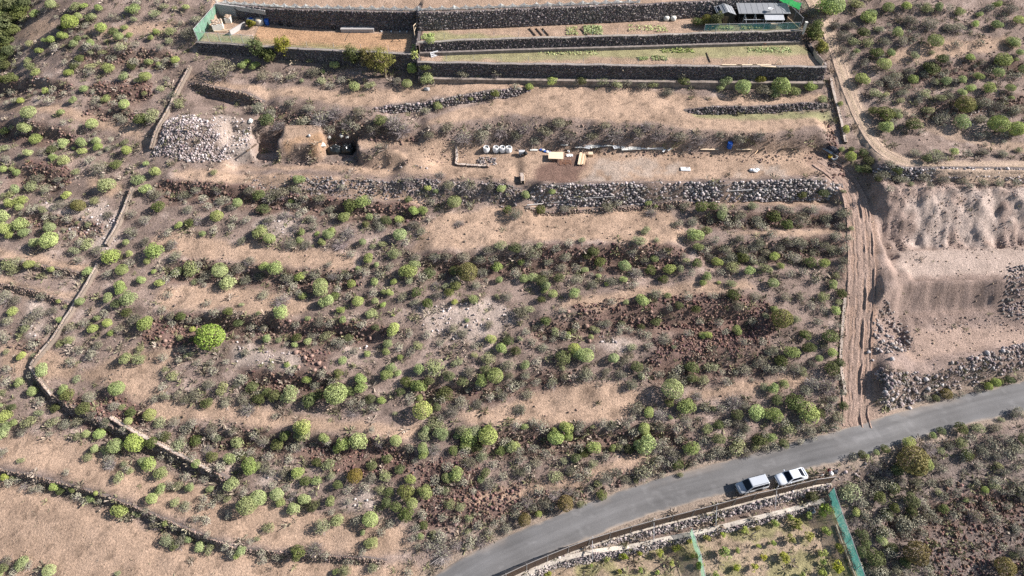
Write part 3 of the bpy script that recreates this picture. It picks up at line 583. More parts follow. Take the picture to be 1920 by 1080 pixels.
# ------------------------------------------------------------------ boundary wall down the hillside: runs of rubble wall with a mortar cap
def free_wall(pts, label, h=.6, wd=.16, capc=(.40, .33, .28)):
    P = resample(gline(pts)[:, :2], .6); zg = hf_grid(P[:, 0], P[:, 1]); N_ = normals_of(P); z = zg+h*(.85+.3*fbm(P[:, 0], P[:, 1], 2, 71))
    e = wall_thing('boundary_wall', label, P+N_*wd/2, z, zg-.15, .2, 'brown', .04, None, (.2, .16, .13)); off = np.array(e.location)
    p, s_, R, c_ = wall_stones(P-N_*wd/2, z, zg-.15, .2, 'tan', -1, .04); so = link('stones', rocks_mesh('stones', p-off, s_, c_, R), e); so['kind'] = 'stuff'
    n = len(P); jz = .05*(rr.random(n)-.5); V = np.concatenate([np.c_[P+N_*(wd/2+.03), z+jz], np.c_[P-N_*(wd/2+.03), z+jz], np.c_[P+N_*(wd/2+.03), z-.12], np.c_[P-N_*(wd/2+.03), z-.12]])-off; F = []
    for a in range(n-1): F += [[a, a+1, n+a+1, n+a], [a, 2*n+a, 2*n+a+1, a+1], [n+a, n+a+1, 3*n+a+1, 3*n+a]]
    link('coping', mesh_np('coping', V, F, M['rock'], np.tile(capc, (len(V), 1))*(.85+.3*rr.random((len(V), 1)))), e)
    return e
free_wall([(357,128),(345,152),(325,190),(305,230),(284,282)], 'boundary wall run beside the stone rubble heap')
free_wall([(250,356),(238,385),(222,425),(200,462)], 'boundary wall run below the solitary round shrub')
free_wall([(185,498),(162,540),(138,580),(100,640),(60,688)], 'boundary wall run ending in a sharp bend at the lower corner')
free_wall([(60,692),(80,720),(100,745)], 'short boundary wall return past the sharp bend', .7)
free_wall([(210,785),(260,815),(330,850),(390,880)], 'half buried wall run through dense scrub below the bend', .5, .4)
free_wall([(856,278),(857,295),(855,310),(890,312),(918,313)], 'low white edged stone kerb around the gravel bay in the yard', .35, .35, (.5, .42, .36))
free_wall([(978,330),(980,345)], 'short stub wall at the end of the boulder retaining wall', .7, .5)
free_wall([(1556,150),(1565,190),(1576,230),(1584,270)], 'thin kerb wall running beside the upper track', .45, .35)
free_wall([(1583,560),(1578,620),(1574,680),(1584,740)], 'thin kerb of stones along the dirt track edge', .3, .3)
free_wall([(790,50),(786,75)], 'pale narrow wall dividing the garden plots', .8, .25, (.5, .45, .4))
# ------------------------------------------------------------------ scree, rubble and loose stone (nobody could count it)
def scatter_poly(pp, dens, rg=rr):
    P = wpoly(pp); lo, hi = P.min(0), P.max(0); area = 0.5*abs(np.dot(P[:, 0], np.roll(P[:, 1], 1))-np.dot(P[:, 1], np.roll(P[:, 0], 1)))
    n = int((hi-lo).prod()*dens); q = lo+rg.random((n, 2))*(hi-lo)
    return q[in_poly(q[:, 0]+1.2*(fbm(q[:, 0], q[:, 1], 1.5, 81)-.5), q[:, 1]+1.2*(fbm(q[:, 0], q[:, 1], 1.5, 82)-.5), P)]
def loose(name, label, polys, dens, palette, s0, s1, sink=.15, pw=2.2, clump=0):
    q = np.concatenate([scatter_poly(p, dens) for p in polys])
    if clump: q = q[fbm(q[:, 0], q[:, 1], 2.0, 83) > clump]
    q = q[np.abs(pl_dist(q[:, 0], q[:, 1], ROAD_L[::5, :2])[0]) > 2.7]
    s = s0+(s1-s0)*rr.random(len(q))**pw
    o = link(name, rocks_mesh(name, np.c_[q, hf_grid(q[:, 0], q[:, 1])+s*(.35-sink)], s, pal(palette, len(q)))); tag(o, label, 'rocks', None, 'stuff'); return o
def band(key, out0, out1, trim=(0, 1)):                    # polygon along a terrace face, in world metres
    P = resample(FL[key], 1.0); n = len(P); P = P[int(n*trim[0]):int(n*trim[1])]; N_ = normals_of(P); return np.vstack([P-N_*out0, (P+N_*out1)[::-1]])
def loose_w(name, label, wpolys, dens, palette, s0, s1, pw=2.2, clump=0):
    global wpoly
    keep = wpoly; wpoly = lambda pp: np.asarray(pp); o = loose(name, label, wpolys, dens, palette, s0, s1, pw=pw, clump=clump); wpoly = keep; return o
loose('scree', 'dark red brown rock scree on the terrace banks', RED, 11.5, 'red', .09, .44, clump=.31)
loose_w('rubble_banks', 'brown rubble fallen along the old terrace edges', [band(k, .6, 1.6) for k in ('scree_b','e_c','e_d','e_e','e_f','e_g','e_h','e_i','e_j','e_k','e_l','e_m','r_a','r_b','r_c','r_d','r_e','r_f','r_g','r_h','r_i','r_j','r_k','road_bank','b_a')], 8.5, 'riser', .10, .50, clump=.40)
loose_w('bank_stones', 'small stones on the scrubby bank above the work yard', [band('yard_bank', 1.6, 2.2), band('yard_bank_left', .3, .9)], 3.5, 'brown', .12, .4)
loose_w('revetment_rubble', 'pale rubble slope below the excavated end of the yard', [band('yard_edge', 1.0, 1.7)], 9, 'grey', .09, .42, clump=.38)
loose('white_rubble', 'pale loose stones over chalky ground patches', PALE, 3.0, 'white', .08, .4, clump=.42)
hp = [(318,222),(352,215),(395,228),(415,262),(440,280),(420,300),(400,308),(350,302),(285,293),(300,262)]
o = loose('rubble_heap', 'heap of pale lilac quarried stones inside the boundary wall', [hp], 38, 'heap', .08, .48, pw=2.8, clump=.3); tag(o, None, 'rubble heap')
loose('rubble_fines', 'gravel and dust filling the rubble heap', [hp], 30, 'heap', .04, .17)
loose('rubble_heap_tail', 'scattered pale stones spilling from the rubble heap', [[(395,228),(470,232),(475,280),(440,285),(415,262)]], 5, 'white', .1, .45)
loose('quarry_rubble', 'slope of broken grey stone between quarry floor and road', [[(1640,690),(1665,700),(1740,700),(1800,680),(1920,640),(2100,600),(2100,655),(1920,690),(1800,725),(1740,752),(1680,768),(1655,752)]], 16, 'lilac', .08, .58, clump=.30)
loose('quarry_corner_rubble', 'steep rubble corner above the dirt track mouth', [[(1640,688),(1654,690),(1674,742),(1705,766),(1668,772),(1650,748)]], 26, 'lilac', .10, .6)
loose('quarry_stones', 'grey boulders and stones strewn beside the quarry floor', [[(1636,600),(1660,560),(1690,600),(1720,650),(1690,668),(1640,660)]], 9, 'lilac', .10, .55)
loose('quarry_pile', 'dark grey crushed stone pile at the quarry edge', [[(1885,500),(2080,495),(2080,600),(1890,600),(1870,560)]], 12, 'grey', .10, .5)
loose('quarry_clods', 'clods and crumbs of soil over the quarry cut', [[(1650,352),(2150,347),(2150,465),(1690,470)], [(1690,595),(2150,585),(2150,615),(1700,632)]], 6.0, 'qsoil', .05, .30, clump=.44, pw=2.5)
loose('quarry_litter', 'small stones scattered over the quarry floor and faces', QUARRY, 1.0, 'tan', .06, .30, clump=.42, pw=3)
loose('roadside_stones', 'loose grey stones on the verge beyond the fence end', [[(1560,880),(1620,870),(1680,880),(1650,905),(1570,905)]], 5, 'lilac', .12, .5)
loose('yard_stone_pile', 'pile of dark building stones in the gravel bay', [[(893,297),(915,293),(928,297),(930,308),(905,311),(892,306)]], 22, 'grey', .18, .42)
loose('yard_front_stones', 'row of loose stones along the yard edge', [[(700,312),(810,316),(808,322),(702,318)]], 3, 'grey', .12, .45)
loose('field_stones', 'scattered small stones across the scrubby hillside', [[(-150,-10),(360,-10),(360,140),(260,330),(60,690),(-150,690)], [(300,330),(1590,360),(1590,780),(1400,850),(850,1000),(300,880),(80,720)], [(1620,20),(2100,20),(2100,300),(1720,290)], [(1600,880),(2100,780),(2100,1150),(1640,1150)]], .6, 'brown', .07, .38, clump=.5)
loose('pebbles', 'small clods on the bare soil terraces', BARE[:-1], .6, 'tan', .05, .16)
# ------------------------------------------------------------------ plants
lr = np.random.default_rng(23)
def frames(D, spin):
    a = np.where(np.abs(D[:, 2:3]) < .9, np.array([[0, 0, 1.]]), np.array([[1., 0, 0]])); t = np.cross(a, D); t /= np.linalg.norm(t, axis=1)[:, None]; b = np.cross(D, t)
    c, s = np.cos(spin)[:, None], np.sin(spin)[:, None]; return t*c+b*s, -t*s+b*c
def leaf_cloud(C, Nrm, size, asp, shade):
    """one leaf-sized quad for each centre; normals Nrm; returns V, F, col"""
    n = len(C); Nrm = Nrm/np.linalg.norm(Nrm, axis=1)[:, None]; t, b = frames(Nrm, lr.random(n)*6.28); s = size[:, None]
    V = np.stack([C-t*s*asp, C-b*s*.55+Nrm*s*.1, C+t*s*asp, C+b*s*.55+Nrm*s*.1], 1).reshape(-1, 3)
    F = np.arange(4*n).reshape(n, 4); return V, F, np.repeat(shade, 4, 0)
def dome(n, leaf, lobes, hemi=-.45, squash=.9, low=.80, inner=.25):
    """unit shrub: domed crown of leaves standing on a short fan of stems; crown centre at z = .75"""
    z = hemi+(1-hemi)*lr.random(n); a = lr.random(n)*2*np.pi; r = np.sqrt(np.clip(1-z*z, 0, 1)); D = np.stack([r*np.cos(a), r*np.sin(a), z], 1)
    L = lr.normal(size=(lobes, 3)); L[:, 2] = np.abs(L[:, 2])*.8; L /= np.linalg.norm(L, axis=1)[:, None]
    near = (D@L.T).max(1); rad = low+(1-low)*sstep(.6, .97, near)
    dep = np.where(lr.random(n) < inner, .45+.4*lr.random(n), .9+.12*lr.random(n)); rad = rad*dep
    C = D*rad[:, None]*np.array([1, 1, squash]); C[:, 2] += .95
    V, F, c = leaf_cloud(C, D+.55*lr.normal(size=(n, 3)), leaf*(.7+.6*lr.random(n)), .9, (.78+.44*lr.random((n, 1)))*np.ones((1, 3)))
    return V, F, c
def twigs(n, length, width, spread=1.0, colv=.3, up=.25):
    a = lr.random(n)*2*np.pi; z = up+(1-up)*lr.random(n)**.8; r = np.sqrt(np.clip(1-z*z, 0, 1))*spread; D = np.stack([r*np.cos(a), r*np.sin(a), z*.95], 1)
    st = D*(.15+.6*lr.random((n, 1))); en = st+(D+.45*lr.normal(size=(n, 3)))*length*(.6+.8*lr.random((n, 1)))
    en[:, 2] = np.abs(en[:, 2]); t = np.cross(en-st, lr.normal(size=(n, 3))); t /= np.linalg.norm(t, axis=1)[:, None]+1e-9; w_ = width*(.6+.8*lr.random((n, 1)))
    V = np.stack([st-t*w_, st+t*w_, en+t*w_*.4, en-t*w_*.4], 1).reshape(-1, 3); F = np.arange(4*n).reshape(n, 4)
    return V, F, np.repeat((1-colv+2*colv*lr.random((n, 1)))*np.ones((1, 3)), 4, 0)
def merge(parts):
    V, F, C, I = [], [], [], []; o = 0
    for (v, f, c), mi in parts: V.append(v); F.append(f+o); C.append(c); I.append(np.full(len(f), mi)); o += len(v)
    return np.concatenate(V), np.concatenate(F), np.concatenate(C), np.concatenate(I)
def stems(n=9):
    a = np.arange(n)/n*6.28+lr.random(n); en = np.stack([.55*np.cos(a), .55*np.sin(a), 0.9+.3*lr.random(n)], 1); V = []; F = []
    for k in range(n):
        t = np.array([-math.sin(a[k]), math.cos(a[k]), 0])*.03; u = np.array([0, 0, .03]); b = np.array([0, 0, -.1])
        for w_ in (t, u): i = len(V); V += [b-w_, b+w_, en[k]+w_*.5, en[k]-w_*.5]; F.append([i, i+1, i+2, i+3])
    return np.array(V), np.array(F), np.ones((len(V), 3))
def clump(n, leaf, m, **kw):
    """lopsided shrub: several smaller domes grown into each other"""
    if m == 1: return dome(n, leaf, int(lr.integers(10, 22)), **kw)
    V, F, C, o = [], [], [], 0
    for k in range(m):
        r = .52+.3*lr.random(); a = k*6.28/m+lr.random(); q = .5*(1.05-r*.6); v, f, c = dome(int(n*r*r*1.25/m*1.4), leaf/r, int(lr.integers(7, 14)), **kw)
        V.append(v*[r, r, r*(.85+.35*lr.random())]+[q*math.cos(a), q*math.sin(a), .12*lr.random()]); F.append(f+o); o += len(v); C.append(c*(.9+.2*lr.random()))
    return np.concatenate(V), np.concatenate(F), np.concatenate(C)
def shrub_mesh(name, kind, q=0):
    if kind in ('green', 'yellow'): parts = [(clump(2000, .07, [1, 2, 3, 4, 3, 1, 5, 2, 4, 3][q % 10], hemi=-.35, squash=.86, low=.74), 0), (stems(), 1), (twigs(60, .3, .012), 2)]
    elif kind == 'pale': parts = [(clump(900, .08, [3, 2, 4, 5][q % 4], hemi=-.35, squash=.8, low=.6, inner=.35), 0), (twigs(160, .35, .016), 2), (stems(), 1)]
    elif kind == 'dark': parts = [(dome(1000, .095, 9, -.5, .8, .55, .35), 0), (twigs(60, .3, .016), 1)]
    elif kind == 'olive': parts = [(dome(1700, .075, 16, -.5, .9, .76), 0), (stems(), 1)]
    elif kind == 'grey': parts = [(clump(700, .075, 1+q % 5, hemi=-.5, squash=.62, low=.45, inner=.4), 0), (twigs(300+60*(q % 4), .30, .016, 1.0), 2)]
    else: parts = [(twigs(620, .38, .016, 1.0, .35, .1), 0), (dome(90, .08, 5, -.4, .6, .5, .5), 2)]
    V, F, C, I = merge(parts); m2 = M['grey'] if kind == 'dry' else M['dry']
    return mesh_np(name, V, F, None, C, False, [M[kind], M['bark'], m2], I)
PLANT_NAME = {'green': 'green_shrub', 'yellow': 'yellow_green_shrub', 'pale': 'pale_shrub', 'dark': 'dark_bush', 'olive': 'olive_bush', 'grey': 'grey_bush', 'dry': 'dry_bush'}
KINDW = {'green': 'bright green dome shrub', 'yellow': 'yellow-green shrub', 'pale': 'pale sage shrub', 'dark': 'dark green bush', 'olive': 'olive brown bush', 'grey': 'grey bush', 'dry': 'dry twiggy bush'}
GROUPW = {'green': 'round green shrubs on the hillside', 'yellow': 'yellow-green shrubs on the hillside', 'pale': 'pale shrubs on the hillside', 'dark': 'dark bushes on the hillside', 'olive': 'olive bushes on the slopes', 'grey': 'grey bushes on the terraces', 'dry': 'dry twiggy bushes on the terraces'}
TPL = {k: [shrub_mesh(PLANT_NAME[k], k, q) for q in range(10 if k in ('green', 'grey') else 4)] for k in PLANT_NAME}
# positions mostly read off the photograph in 480 x 270 tiles (four units to a pixel): x, y, radius, kind letter
TILES = {
(0,0): "400,42,40g 272,103,38g 640,45,28g 752,62,38g 1003,62,55g 1400,45,32g 1315,55,25p 1175,95,45p 690,132,40g 550,175,60y 600,130,30y 775,210,45g 940,203,28g 1180,237,28g 1285,228,48p 980,257,28g 905,285,35g 810,300,25p 1135,288,22g 1275,300,38p 690,318,35g 920,340,50p 778,382,36p 485,268,38y 350,295,30g 400,305,30g 300,378,35g 225,320,35p 215,445,40p 240,490,45p 275,535,40g 30,495,45d 1325,455,32g 1120,465,35g 1200,483,22g 818,503,48g 530,540,35y 935,570,42g 1045,590,40p 1105,580,42g 640,668,32g 350,680,28y 1210,660,35p 1355,765,60p 120,750,30p 165,757,25y 560,752,34g 800,742,38g 950,783,42g 1090,697,25p 240,848,55g 462,845,30g 212,960,50g 50,985,38g 95,950,25p 285,1035,50g 490,1065,42g 710,940,42g 630,1070,45g 735,1060,35g 945,1060,35p 180,130,35p 180,60,60d 100,130,70d 40,215,60d 70,300,50d 40,430,40d 60,40,80d 20,110,70d 640,270,20p 565,330,35g 690,385,28p 610,440,40d 570,490,40d 690,490,40p 580,40,50p 20,30,80d 120,20,70d 160,100,60d 60,170,80d 20,260,70d 110,220,60d 30,340,60d 90,380,50d 20,420,50d 60,480,45d 200,20,60d 10,180,70d 1440,215,90b 1680,510,100b 1820,490,35g 1860,455,28y 1905,490,35g 1160,850,80p 1080,900,60d 930,890,45b 590,290,30d 1240,40,35p 850,120,35b 480,200,40d 1010,140,30p 1300,700,45b 430,350,40b 100,590,50d 30,600,40d 860,230,40d 1480,130,50b 1220,500,35b 1000,500,35d 1260,590,30b 740,740,40b 860,770,35b",  # extra corner d bushes added to make up the gully's shadow mass
(1,0): "745,640,48g 860,630,50p 1135,630,40g 1280,595,55g 1175,520,45g 595,490,38y 505,535,20g 345,600,22p 1365,795,38g 1610,740,22g 495,600,42p 15,490,25g 410,450,30p 1665,560,25p 270,560,50b 440,520,60b 170,570,40b 60,560,60b 1060,595,45b 1270,490,50d 1550,540,55b 1800,530,50b 500,860,80w 600,820,70w 1030,880,80w 1100,940,80w 940,900,50d 780,830,50b 400,800,50b 260,770,40b 1790,700,40d 1275,820,45b 120,830,60b 30,800,60b 330,900,60b 700,900,60w 880,960,50b 650,600,40b 560,640,35b 1310,300,38y 1440,940,60b 1560,1000,70w 1700,1000,70b 1850,960,60w 1300,1000,50b 180,920,60w 90,900,60d",
(2,0): "300,605,45g 130,650,35g 30,650,35b 665,590,55p 780,620,55p 860,620,40b 970,630,45b 1050,620,45p 1110,600,40p 1165,675,50b 1280,610,50d 1430,610,40w 1590,610,55g 1555,655,30g 1725,660,60g 1855,600,45o 1880,680,60b 520,605,40d 480,620,30b 100,940,60w 250,980,60b 420,1000,70w 600,1000,60b 780,980,70w 950,980,60b 1100,990,60w 1250,1000,60b 1400,1020,60w 1550,1010,40b 1700,1020,60b 1850,1000,50w 700,930,50b 350,920,50b 1010,930,50w 40,1000,60b 1380,165,45d 1450,160,40o 1260,560,40b",
(3,0): "430,40,90g 470,60,70g 650,20,60p 885,65,42g 1020,45,40g 1190,30,30p 1265,55,40g 1430,85,40g 1575,105,28g 1700,35,35g 1865,153,38g 1705,185,42g 1545,180,32g 735,130,60g 760,105,45g 820,210,35p 960,245,45g 1230,320,55g 1090,412,42p 1290,440,50d 1505,425,40g 1735,450,65g 1820,300,50g 1840,335,35g 1875,395,35g 1855,445,20g 1900,525,40g 1570,568,42g 1705,557,40g 1450,595,35g 1325,605,42g 1255,605,35p 1080,585,45g 1505,650,42g 1640,655,52g 1800,665,35g 1815,730,22g 1445,690,35g 1285,725,45p 1170,700,45p 1530,795,32g 1430,920,60g 1690,950,70g 1745,915,30g 1835,985,60g 1900,965,35g 860,955,55g 970,860,35g 860,850,70d 740,315,50p 640,300,50p 560,260,60b 915,395,40g 850,490,50g 700,590,55g 800,690,50p 875,700,35p 985,750,35p 1190,820,50p 890,580,50b 1450,790,70o 1080,930,60d 1200,510,70d 310,645,55g 90,660,70g 190,680,45g 40,690,50g 400,735,42p 330,250,75d 390,360,50d 535,780,25y 575,975,32y 660,380,25g 1220,390,25p 800,395,50d 1050,150,60b 1200,170,60b 1350,180,60b 1420,200,50b 1000,300,50b 870,300,50b 720,460,50b 950,560,45b 1000,680,50b 1350,700,50b 1600,760,60b 1700,780,60b 1850,800,60b 1300,860,60b 1250,900,40b 600,180,50b 500,180,45b 1100,40,40b 1350,60,40b 1800,60,50b 1650,60,40b 1580,320,40b 1400,330,40b 920,900,50b 780,830,40d 620,420,35b 960,820,40p 700,250,50d 560,370,45b 1750,860,50b 1580,880,50b 1050,520,50b 1640,540,40b 1180,60,45p 330,80,60b 240,40,50b",
(0,1): "485,5,35g 225,65,35g 405,95,35g 490,120,48y 625,45,40g 745,15,40g 560,32,15g 810,35,18g 960,55,38g 1100,145,25g 1180,205,42g 1050,262,50g 1105,335,45g 1605,205,32p 815,300,70g 35,190,28g 100,185,25g 140,220,28g 510,385,38g 580,195,35p 130,340,40g 90,370,45p 170,415,50g 85,445,38g 160,480,32g 45,540,55g 60,630,55g 175,600,60g 200,665,40g 80,680,35g 360,580,40p 395,635,42g 275,735,45g 405,730,68g 660,740,55p 570,790,48p 670,600,30p 585,585,20p 850,830,72y 1185,800,68g 1115,880,28g 975,820,28g 955,740,25g 240,900,40g 290,905,28p 395,940,32g 665,955,40g 90,900,70p 110,940,50p 930,945,45g 1065,1020,40g 1160,955,22g 1210,1035,40g 920,1065,40g 1335,955,45g 1445,935,68g 1665,950,60g 1730,1040,60g 1790,450,38g 1430,590,38d 1350,610,32y 1525,670,30g 1640,545,45y 1910,660,20g 1460,1030,30p 610,470,50o 250,310,55p 1190,380,50b 1380,370,50b 1530,410,40b 1570,460,40b 1200,470,50d 1820,715,45b 1610,640,40b 760,170,60b 1000,650,60b 450,970,35b 820,520,45b 1850,1010,50b 1100,720,50b 1880,330,50b 1760,560,40b 1740,620,35b 1850,570,40b 340,40,50b 30,20,50p 60,100,45b 880,150,45d 450,250,45b 350,330,50b 470,450,45b 560,420,45b 300,250,50b 1300,740,50b 1330,830,50b 1270,660,40b 1420,480,45b 1650,420,50b 1500,560,45w 1100,560,45b 1000,520,40b 520,560,40b 740,780,50b 600,870,40b 820,970,40b 980,890,40b 1560,980,45b 1500,900,40b 1800,920,50b 1880,860,50b 330,480,45p 720,420,40p 1250,1010,40b 30,380,35p 130,870,45b 400,40,40d 680,120,40b 1750,470,40b 1640,330,45b 1480,330,45b",
(1,1): "330,262,48g 815,425,60g 1290,322,32g 1350,352,22g 1490,440,55g 1840,330,38g 1190,495,40g 1250,495,38g 670,550,45g 855,540,35g 1075,560,38g 1085,685,50g 35,660,60g 110,720,45g 345,660,30g 330,720,32g 460,670,22g 550,680,45g 500,735,35g 575,640,28g 800,735,28g 950,745,35p 1040,810,55p 850,860,42g 905,905,25g 770,935,25g 155,920,60g 60,910,40g 335,990,45g 495,1070,55g 370,960,30p 1190,910,45g 1150,950,70g 720,1050,35g 890,1030,35g 1035,1030,30g 1150,1020,35p 1805,920,45g 1825,1025,28g 1830,745,50p 1145,415,32d 270,425,25g 825,600,30d 875,760,30p 1420,1060,30p 650,320,35b 120,370,70b 60,490,50d 220,520,50w 330,530,35b 420,550,50b 700,650,60w 640,720,60w 920,570,50b 980,570,45d 720,460,60d 1525,585,40w 1350,830,50b 1440,830,50b 1590,970,70o 1740,780,50b 1890,490,40d 1600,450,30b 270,740,50b 380,740,50b 700,970,45b 930,980,40b 1300,970,50d 1500,950,50d 1680,850,50b 1560,840,50b 1200,840,45b 1000,920,40b 560,470,50b 480,400,50b 370,400,40b 200,360,60b 300,330,50b 1380,220,50w 1600,300,60w 1750,310,50b 1450,300,50b 1150,260,45w 940,620,45b 1180,600,50b 1240,640,45b 1120,730,40b 720,820,40b 250,1000,50b 450,960,50b 580,970,45w 20,980,50b 640,1000,40b 820,960,40b 1320,430,40b 1780,860,40b 1700,950,50b 1350,1050,40w 1500,1060,45d 1650,1050,45b 550,900,30b 30,380,50d 100,560,50b 300,610,40w 440,620,40b",
(2,1): "105,380,35g 300,360,25y 1020,440,28g 1075,460,20y 215,490,40d 1565,530,48g 1575,480,50p 1360,675,62g 1455,645,38d 1395,765,45g 1000,640,48p 950,720,55p 525,715,30p 70,885,32g 200,755,30p 840,915,45g 835,1010,35g 1065,860,32g 1175,935,48g 545,940,28g 560,840,35d 645,985,25g 155,995,40g 220,1020,50d 90,1010,35g 1535,880,42g 1770,945,45g 1455,990,38g 1430,1040,28g 1550,1035,18g 1300,865,35p 1380,890,40d 1800,455,40p 1085,715,25p 1660,910,55p 1800,870,40p 1890,930,50p 1640,1040,45p 250,1060,45g 710,1050,20g 25,520,50b 390,470,45b 720,465,55b 1045,500,45w 1290,440,50b 1240,590,50b 1420,470,55d 1700,530,60b 1830,550,60b 160,810,60b 430,740,40b 100,770,60b 370,910,50b 270,870,45b 920,950,50b 740,1020,50b 910,1050,40b 1590,780,50b 1720,790,50b 1800,760,50b 1260,930,40p 480,930,40b 1850,730,50b 610,800,45d 660,880,45d 400,840,45b 250,960,50b 480,1010,45b 1000,860,45b 1120,800,50w 900,800,45b 1130,1010,40d 1030,940,45d 1350,570,50b 1500,470,45d 1620,600,40b 1480,840,45b 1600,860,50b 1700,700,45b 1520,720,40b 1900,800,50b 1880,620,40b 1720,850,45d 1640,840,45b 1870,860,45b 1340,960,35b 1560,960,35b 600,1040,45b 350,1000,40d 20,780,50d 40,980,40b 330,780,40b 800,440,40b 1180,470,40b",
(3,1): "35,840,42g 410,890,50g 90,915,30g 18,940,18g 510,980,32p 30,1045,38g 480,1055,40g 160,975,40b 605,100,40y 680,180,40y 545,40,25y 400,360,45d 250,380,40d 620,630,25p 1065,295,25p 820,260,30d 560,350,25p 1260,60,30g 1380,60,35g 1870,40,30p 620,40,25d 960,200,40d 40,540,60d 230,560,70b 420,540,60b 560,510,60b 540,600,50b 230,720,60b 400,740,60b 480,780,60b 590,700,40b 70,760,50b 300,880,50d 1250,70,80b 1100,60,50b 840,220,60b 970,240,60b 1150,240,50b 1840,290,40b 560,780,40b 100,460,50b 330,480,50b 140,600,50d 500,680,45b 150,720,50b 330,800,45b 200,850,45b 560,860,45b 540,930,40b 260,960,40b 350,1020,40b 740,120,45d 700,60,40d 720,190,45d 1020,250,45b 1300,260,50b 1450,270,45b 1600,280,45b 1720,280,45b 1480,70,40b 1600,50,50b 1750,60,50b 1180,110,40d 900,150,40b 900,330,35b 1200,310,35b 1500,310,35b",
(0,2): "110,170,42g 920,15,42g 820,70,45g 990,75,60g 615,108,35g 740,222,30g 820,268,35g 1105,262,65g 710,305,40g 840,335,30g 530,385,42p 455,415,35p 455,235,30g 150,345,25p 340,615,58g 955,530,48g 1050,530,55p 1055,460,35p 580,680,35p 485,760,45g 900,760,60g 155,710,42g 262,775,38g 55,960,55g 115,1015,30g 50,1045,50g 235,1000,55p 20,780,40p 10,880,20g 175,510,35y 270,500,30p 55,475,28p 1605,380,98g 1445,385,25d 1420,495,38p 1355,370,30p 1450,310,22y 1250,605,30p 1310,650,45p 1680,745,65p 1140,955,45y 975,1000,30y 920,890,30p 765,1065,35g 410,1000,55p 495,135,20p 445,95,20g 380,770,18p 1800,260,40d 1815,120,25p 100,890,35d 535,285,50b 690,485,60b 545,555,42b 685,815,50b 310,850,40b 1230,520,40b 1270,50,35b 1475,790,60b 1250,800,50b 1830,830,60b 1490,240,40b 230,230,60b 300,180,60b 50,60,60b 900,300,45b 1020,220,60b 180,1060,45b 800,1000,45b 940,1060,35b 1700,550,30b 1585,560,30b 1900,290,40b 1350,540,30b 800,190,40b 1370,210,40d 1210,1000,55p 1870,900,60w 130,80,50b 330,60,40b 400,160,50b 640,260,40b 740,420,45b 600,470,40b 380,300,40b 70,240,45b 200,300,40p 60,380,40b 70,600,40b 60,700,40b 250,650,35b 520,800,50d 640,900,50d 700,950,45b 860,880,45b 1000,930,45d 600,1000,50b 500,1020,45b 1340,790,45b 1170,830,40b 1230,740,40b 1400,830,45b 1560,860,45d 1700,850,50b 1900,740,50d 1800,700,45b 1580,720,45b 1290,200,45b 1230,160,40b 1620,180,40b 1720,180,40d 1560,110,35b 1380,460,35b 1490,560,35b 1850,480,35b 1600,620,40b 1300,260,35b 960,180,40d 880,120,40d 300,930,40p 1320,1000,45b 1450,1010,40b 1600,1050,45b 1750,1060,45b 430,900,40d",
(1,2): "355,55,35g 495,25,55g 535,95,62g 200,170,62g 770,100,42g 870,190,48g 895,100,25g 955,122,25g 640,165,32g 655,235,35g 390,225,25g 1030,200,15g 1635,82,45g 1490,105,25y 1035,318,50y 85,380,36g 530,355,48p 395,400,32g 700,378,38d 295,422,28g 175,385,30p 995,420,38g 980,480,30g 840,492,32g 1085,520,25g 655,540,36g 1215,430,40p 390,683,35y 240,575,25g 300,585,28p 260,790,75g 615,805,82g 785,685,50g 790,750,48g 985,655,50g 1020,600,42g 1065,635,30g 945,840,38g 1045,940,22p 1220,740,58g 1225,825,32g 1255,925,68y 355,1050,65g 1355,1020,65p 1270,1065,40g 1740,1070,40g 1640,1065,50p 1540,1065,50p 1760,380,45g 1845,455,45g 1585,240,20g 1740,525,55p 1345,590,75p 1225,610,45g 1505,550,50p 1690,690,50g 1795,660,62g 1420,790,60d 1640,500,30p 1810,60,30p 85,780,40d 1360,890,35d 20,185,25p 960,30,25y 1005,35,30y 200,80,60w 740,910,50w 880,900,40b 1660,860,50b 1540,850,60b 150,960,30b 570,690,40b 720,850,40b 1290,120,45d 1550,330,50b 1380,410,40b 120,600,30b 270,620,40b 1890,570,60b 1470,920,50b 420,840,60d 1080,780,40d 870,1060,30b 1100,60,45b 1200,100,45b 1200,30,45d 1350,50,45b 1450,30,40d 1880,60,45b 1750,270,45b 1480,300,45b 1290,350,40b 1890,390,45d 1640,430,40b 1600,620,50b 1720,610,40d 1550,700,45d 1450,660,45d 1300,700,40d 1850,800,45b 1760,820,40b 1900,650,45b 60,280,45b 310,270,40b 480,250,45b 560,260,40b 800,270,40b 430,350,45b 310,370,40d 600,400,40b 900,300,35d 740,470,40b 1160,480,40b 1080,440,40b 1150,340,35b 500,640,40b 620,640,40d 450,720,45b 480,800,50d 150,810,50d 30,840,45d 700,780,45d 860,830,40d 800,870,40b 1130,700,45d 1380,980,35b 60,40,50b 880,30,40b 700,60,35b 600,60,35d",
